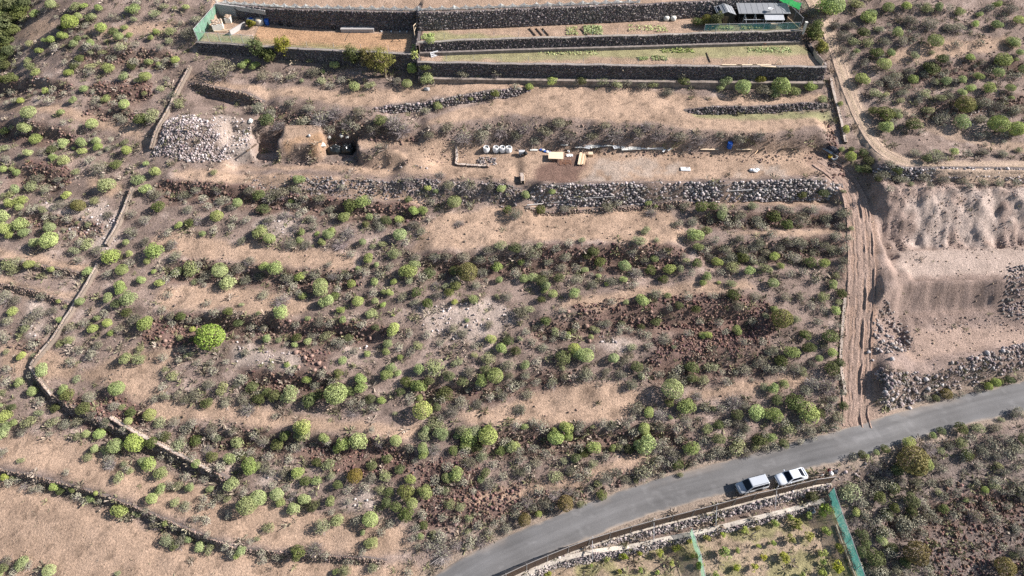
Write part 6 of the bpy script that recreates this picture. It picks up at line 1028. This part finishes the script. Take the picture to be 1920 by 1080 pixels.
for k, (px, py, s_) in enumerate(sorted(BL)): o = link('boulder', rk[k % 8], None, gp(px, py)+[0, 0, .1], k*1.1, (s_*.8, s_*.8, s_*.75)); tag(o, f"{ORD[k % 12]} large grey boulder from left {'beside quarry floor and track' if k < 12 else 'on the rubble slope toward the right edge'}", 'boulder', 'large boulders around the quarry', 'thing')
BR = [(555,662,.9),(572,672,.8),(585,668,.8),(598,682,.8),(590,695,.7),(608,690,.7),(560,690,.7),(310,640,.7),(318,650,.6),(330,665,.7),(300,632,.6),(680,628,.7),(695,636,.7),(640,625,.6),(1100,612,.8),(1105,640,.7),(1440,395,.8),(1515,392,.9),(1220,585,.7),(1065,585,.7)]
rk2 = [mesh_np('boulder', ROCKS[k+8]*[1, .9, .85], IF, M['rock'], np.tile((.27,.18,.145), (12, 1))*(.8+.4*rr.random((12, 1)))) for k in range(8)]
for k, (px, py, s_) in enumerate(sorted(BR)): o = link('boulder', rk2[k % 8], None, gp(px, py)+[0, 0, .1], k*.9, (s_, s_, s_)); tag(o, f"{ORD[k]} red-brown boulder from left among the terrace scree", 'boulder', 'red-brown boulders on the terraces', 'thing')
# ------------------------------------------------------------------ cars
def loft(st, n=12):
    """st: list of (x, half width, z bottom, z top); rounded box sections"""
    V = []; F = []
    for x_, hw, zb, zt in st:
        for k in range(n):
            a = 2*math.pi*(k+.5)/n; c, s = math.cos(a), math.sin(a); q = (abs(c)**5+abs(s)**5)**-.2; V.append((x_, hw*q*c, (zb+zt)/2+(zt-zb)/2*q*s))
    for j in range(len(st)-1):
        for k in range(n): F.append([j*n+k, (j+1)*n+k, (j+1)*n+(k+1) % n, j*n+(k+1) % n])
    F += [list(range(n)), list(range((len(st)-1)*n, len(st)*n))[::-1]]; return V, F
def car(label, pos, rz, van):
    e = thing('parked_car', label, 'car', pos, rz, 'cars parked by the fence'); W = .88 if van else .86; BODY = M['carsilver' if van else 'carwhite']
    st = [(-2.2,.62,.35,.62),(-2.12,.74,.25,.78),(-1.9,.83,.2,.86),(-1.3,W,.2,.97 if van else .90),(-.6,W,.2,1.02 if van else .93),(1.6,W,.2,1.04 if van else .95),(2.05,.84,.22,1.02 if van else .93),(2.17,.76,.3,.85)]
    b = MB().add(*loft(st)).build('body', BODY, e, smooth=True)
    if van: zb, zr, b0, b1, r0, r1, wb, wr = .98, 1.80, -1.28, 2.14, -.50, 1.98, .84, .70
    else: zb, zr, b0, b1, r0, r1, wb, wr = .90, 1.43, -.98, 1.92, -.25, .95, .82, .62
    V = [(b0,-wb,zb),(b1,-wb*.96,zb),(b1,wb*.96,zb),(b0,wb,zb),(r0,-wr,zr-.03),(r1,-wr,zr-.04),(r1,wr,zr-.04),(r0,wr,zr-.03)]
    MB().add(V, [[0,1,5,4],[1,2,6,5],[2,3,7,6],[3,0,4,7],[4,5,6,7]]).build('cabin', BODY, e, bevel=.09)
    A = np.array(V)
    def pane(name, i, j, k, l, u0, u1, v0, v1, off, mat=M['carglass']):
        P = lambda u, v: (A[i]*(1-u)+A[j]*u)*(1-v)+(A[l]*(1-u)+A[k]*u)*v
        n_ = np.cross(A[j]-A[i], A[l]-A[i]); n_ = n_/np.linalg.norm(n_)*off; Q = [P(u0,v0)+n_, P(u1,v0)+n_, P(u1,v1)+n_, P(u0,v1)+n_]; Q2 = [q-n_*1.5 for q in Q]
        MB().add(Q+Q2, [[0,1,2,3],[0,4,5,1],[1,5,6,2],[2,6,7,3],[3,7,4,0]]).build(name, mat, e)
    pane('windscreen', 3, 0, 4, 7, .06, .94, .05, .93, .025); pane('rear_window', 1, 2, 6, 5, .1, .9, .25, .9, .025)
    cuts = [(.10,.40),(.43,.68),(.72,.95)] if van else [(.10,.46),(.49,.86)]
    for u0, u1 in cuts: pane('side_window', 0, 1, 5, 4, u0, u1, .14, .86, .02); pane('side_window', 2, 3, 7, 6, 1-u1, 1-u0, .14, .86, .02)
    if van:
        MB().box((.62, -.885, .66), (.86, .03, .66)).build('sliding_door', M['black'], e)
        for s in (-1, 1):
            m = MB().tube((-.3, s*.62, zr+.06), (1.8, s*.62, zr+.06), .025)
            for x_ in (-.3, .75, 1.8): m.tube((x_, s*.62, zr-.03), (x_, s*.62, zr+.06), .025)
            m.build('roof_rail', M['darkcloth'], e)
    else: MB().box((2.02, 0, .98), (.16, 1.3, .04)).build('spoiler', M['carwhite'], e, bevel=.015)
    for s in (-1, 1):
        MB().box((b0+.28, s*(wb+.12), zb+.12), (.12, .2, .13)).build('mirror', M['darkcloth' if van else 'carwhite'], e, bevel=.03)
        MB().lathe([(.02, 0), (.13, .02), (.12, .06)], 10, (-2.04, s*.58, .66)).build('headlight', M['ivory'], e, smooth=True); MB().box((2.14, s*.68, .72), (.06, .2, .22)).build('tail_light', M['redcloth'], e)
        for x_ in (-1.38, 1.35):
            w_ = MB().tube((x_, s*.70, .31), (x_, s*.90, .31), .31, .31, 18).build('tyre', M['rubber'], e); MB().tube((x_, s*.885, .31), (x_, s*.915, .31), .19, .18, 14).build('rim', M['steel'], w_)
    MB().box((-2.18, 0, .42), (.08, 1.2, .2)).build('grille', M['black'], e, bevel=.02); MB().box((-2.22, 0, .36), (.03, .5, .11)).build('number_plate', M['ivory'], e)
    return e
def heading(a, b): p, q = gp(*a), gp(*b); return math.atan2(q[1]-p[1], q[0]-p[0]), (p+q)/2
for (a, b, van, lb) in [((1378,922),(1437,905),True,'white van with roof rails and dark side door beside the fence'), ((1452,906),(1509,889),False,'white saloon car with dark windscreen behind the van')]:
    rz, c0 = heading(a, b); c0[2] = hf_grid(c0[0], c0[1])+.06; car(lb, c0, rz, van).scale = (.95, .95, .95)
# ------------------------------------------------------------------ people by the fence end
def person(label, pos, rz, top, bottom, hair, hgt, arm):
    e = thing('person', label, 'person', pos, rz); s = hgt/1.72
    J = [(0,0,.93),(0,0,1.15),(0,.01,1.38),(0,.02,1.47),(0,.03,1.60),(.10,0,.90),(.11,-.02,.50),(.11,.02,.07),(.11,-.15,.03),(-.10,0,.90),(-.12,.06,.50),(-.12,.10,.07),(-.12,-.07,.03),(.19,0,1.38),(.26,.02,1.12),arm,(-.19,0,1.38),(-.27,.02,1.12),(-.25,-.10,.88),(0,.02,1.68)]
    E = [(0,1),(1,2),(2,3),(3,4),(0,5),(5,6),(6,7),(7,8),(0,9),(9,10),(10,11),(11,12),(2,13),(13,14),(14,15),(2,16),(16,17),(17,18),(4,19)]
    Rd = [.14,.135,.14,.055,.085,.09,.065,.045,.04,.09,.065,.045,.04,.065,.048,.035,.065,.048,.035,.07]
    me = bpy.data.meshes.new('body'); me.from_pydata([tuple(c*s for c in j) for j in J], E, []); me.update(); o = link('body', me, e)
    sk = o.modifiers.new('skin', 'SKIN'); sv_ = me.skin_vertices[0].data
    for k, r in enumerate(Rd): sv_[k].radius = (r*s, r*s*.8)
    sv_[0].use_root = True; su = o.modifiers.new('sub', 'SUBSURF'); su.levels = 1; su.render_levels = 1
    m, N, Lk, P = new_mat('person_cloth'); tc = N.new('ShaderNodeTexCoord'); sp = N.new('ShaderNodeSeparateXYZ'); Lk.new(tc.outputs['Object'], sp.inputs[0]); cr = N.new('ShaderNodeValToRGB'); mr = N.new('ShaderNodeMapRange'); mr.inputs[2].default_value = 1.8*s; Lk.new(sp.outputs[2], mr.inputs[0]); Lk.new(mr.outputs[0], cr.inputs[0])
    cr.color_ramp.interpolation = 'CONSTANT'; cr.color_ramp.elements[0].color = C_['rubber']+(1,); cr.color_ramp.elements[1].position = .045; cr.color_ramp.elements[1].color = bottom+(1,)
    for p_, c_ in ((.52, top), (.815, C_['skin'])): el = cr.color_ramp.elements.new(p_); el.color = c_+(1,)
    Lk.new(cr.outputs[0], P.inputs['Base Color']); P.inputs['Roughness'].default_value = .8; me.materials.append(m)
    h = MB(); V = []; F = []
    for j in range(6):
        for i in range(12): a = 2*math.pi*i/12; b = j/5*1.75; V.append((.098*s*math.sin(b)*math.cos(a), .02+.112*s*math.sin(b)*math.sin(a)+.01, 1.64*s+.115*s*math.cos(b)-(.05 if j > 3 and math.sin(a) > 0 else 0)))
    for j in range(5):
        for i in range(12): F.append([j*12+i, (j+1)*12+i, (j+1)*12+(i+1) % 12, j*12+(i+1) % 12])
    h.add(V, F).build('hair', M[hair], e, smooth=True)
    for sx in (-1, 1): MB().lathe([(.004, 0), (.012, .004), (.004, .012)], 6, (sx*.035*s, -.07*s, 1.60*s)).build('eye', M['black'], e)
    MB().box((0, -.085*s, 1.57*s), (.022, .03, .04)).build('nose', M['skin'], e)
    for ax, ay, az in (arm, (-.25, -.10, .88)):
        for q in range(5): t = (q-2)*.018; MB().tube((ax*s+t*.9, ay*s-.01, az*s), (ax*s+t*1.3, ay*s-.04, az*s-(.085 if q else .05)), .010, .007, 5).build('finger', M['skin'], e)
    return e
pp = gp(1548, 889); person('person in dark red top with black hair at the fence end', pp, -.6, C_['redcloth'], C_['darkcloth'], 'hair', 1.72, (.25,-.16,.95))
pp = gp(1537, 897); person('person with brown hair and pale top behind the fence end', pp, .5, C_['ivory'], C_['browncloth'], 'browncloth', 1.6, (.28,-.05,.84))
e = thing('carrier_bag', 'white bag on the verge beside the person in red', 'bag', gp(1557, 889)); MB().lathe([(.2, 0), (.32, .15), (.3, .38), (.14, .5)], 10).build('bag', M['white'], e, smooth=True); MB().tube((-.12, 0, .48), (.12, 0, .62), .015).build('handle', M['white'], e)
e = thing('rucksack', 'dark rucksack lying on the stones past the fence end', 'bag', gp(1565, 886)); MB().box((0, 0, .22), (.6, .4, .44)).build('body', M['darkcloth'], e, bevel=.1); MB().box((0, -.2, .16), (.4, .12, .25)).build('pocket', M['darkcloth'], e, bevel=.04)
# ------------------------------------------------------------------ orchard odds and ends
e = thing('trough', 'small white trough below the wall in the orchard corner', 'trough', gp(1520, 960), .2); MB().box((0, 0, .05), (.9, .55, .1)).build('floor', M['white'], e)
for s in (-1, 1): MB().box((0, .26*s, .2), (.9, .05, .4)).build('side', M['white'], e); MB().box((.43*s, 0, .2), (.05, .5, .4)).build('end', M['white'], e)
for k, (a, b) in enumerate((((1566,985),(1578,1020)), ((1580,1024),(1594,1062)), ((1595,1064),(1606,1090)))):
    p, q = gp(*a), gp(*b); m = MB().tube(p+[0, 0, .25], q+[0, 0, .25], .12, .12, 6); one(m, 'wooden_rail', f'{ORD[k]} beige rail from the top along the teal shade net', 'rail', M['palewood'], (0, 0, 0), 0, 'rails beside the shade net')
for k, (px, py) in enumerate(((1222,978),(1338,950),(1449,918),(1108,1012))):
    p = gp(px, py+8); e = thing('brace_post', f'{["second","third","fourth","first"][k]} leaning brace post from left along the brown fence', 'post', p); MB().tube((0, 0, -.2), (0, 0, 2.4), .06).build('post', M['steel'], e); MB().tube((0, 0, 1.8), (.2, -1.6, -1.0), .04).build('brace', M['steel'], e)
for k, pts in enumerate([[(988,387),(1020,384),(1060,380)], [(1060,378),(1100,374),(1150,371)], [(1335,362),(1380,360),(1440,357)]]):
    m = MB(); w_ = [gp(*p)+[0, 0, .3] for p in pts]
    for a, b in zip(w_[:-1], w_[1:]): m.tube(a, b, .08, .07, 6)
    one(m, 'water_pipe', f'{ORD[k]} length of pale pipe from left below the boulder retaining wall', 'pipe', M['concrete'], (0, 0, 0), 0, 'pipes below the retaining wall')
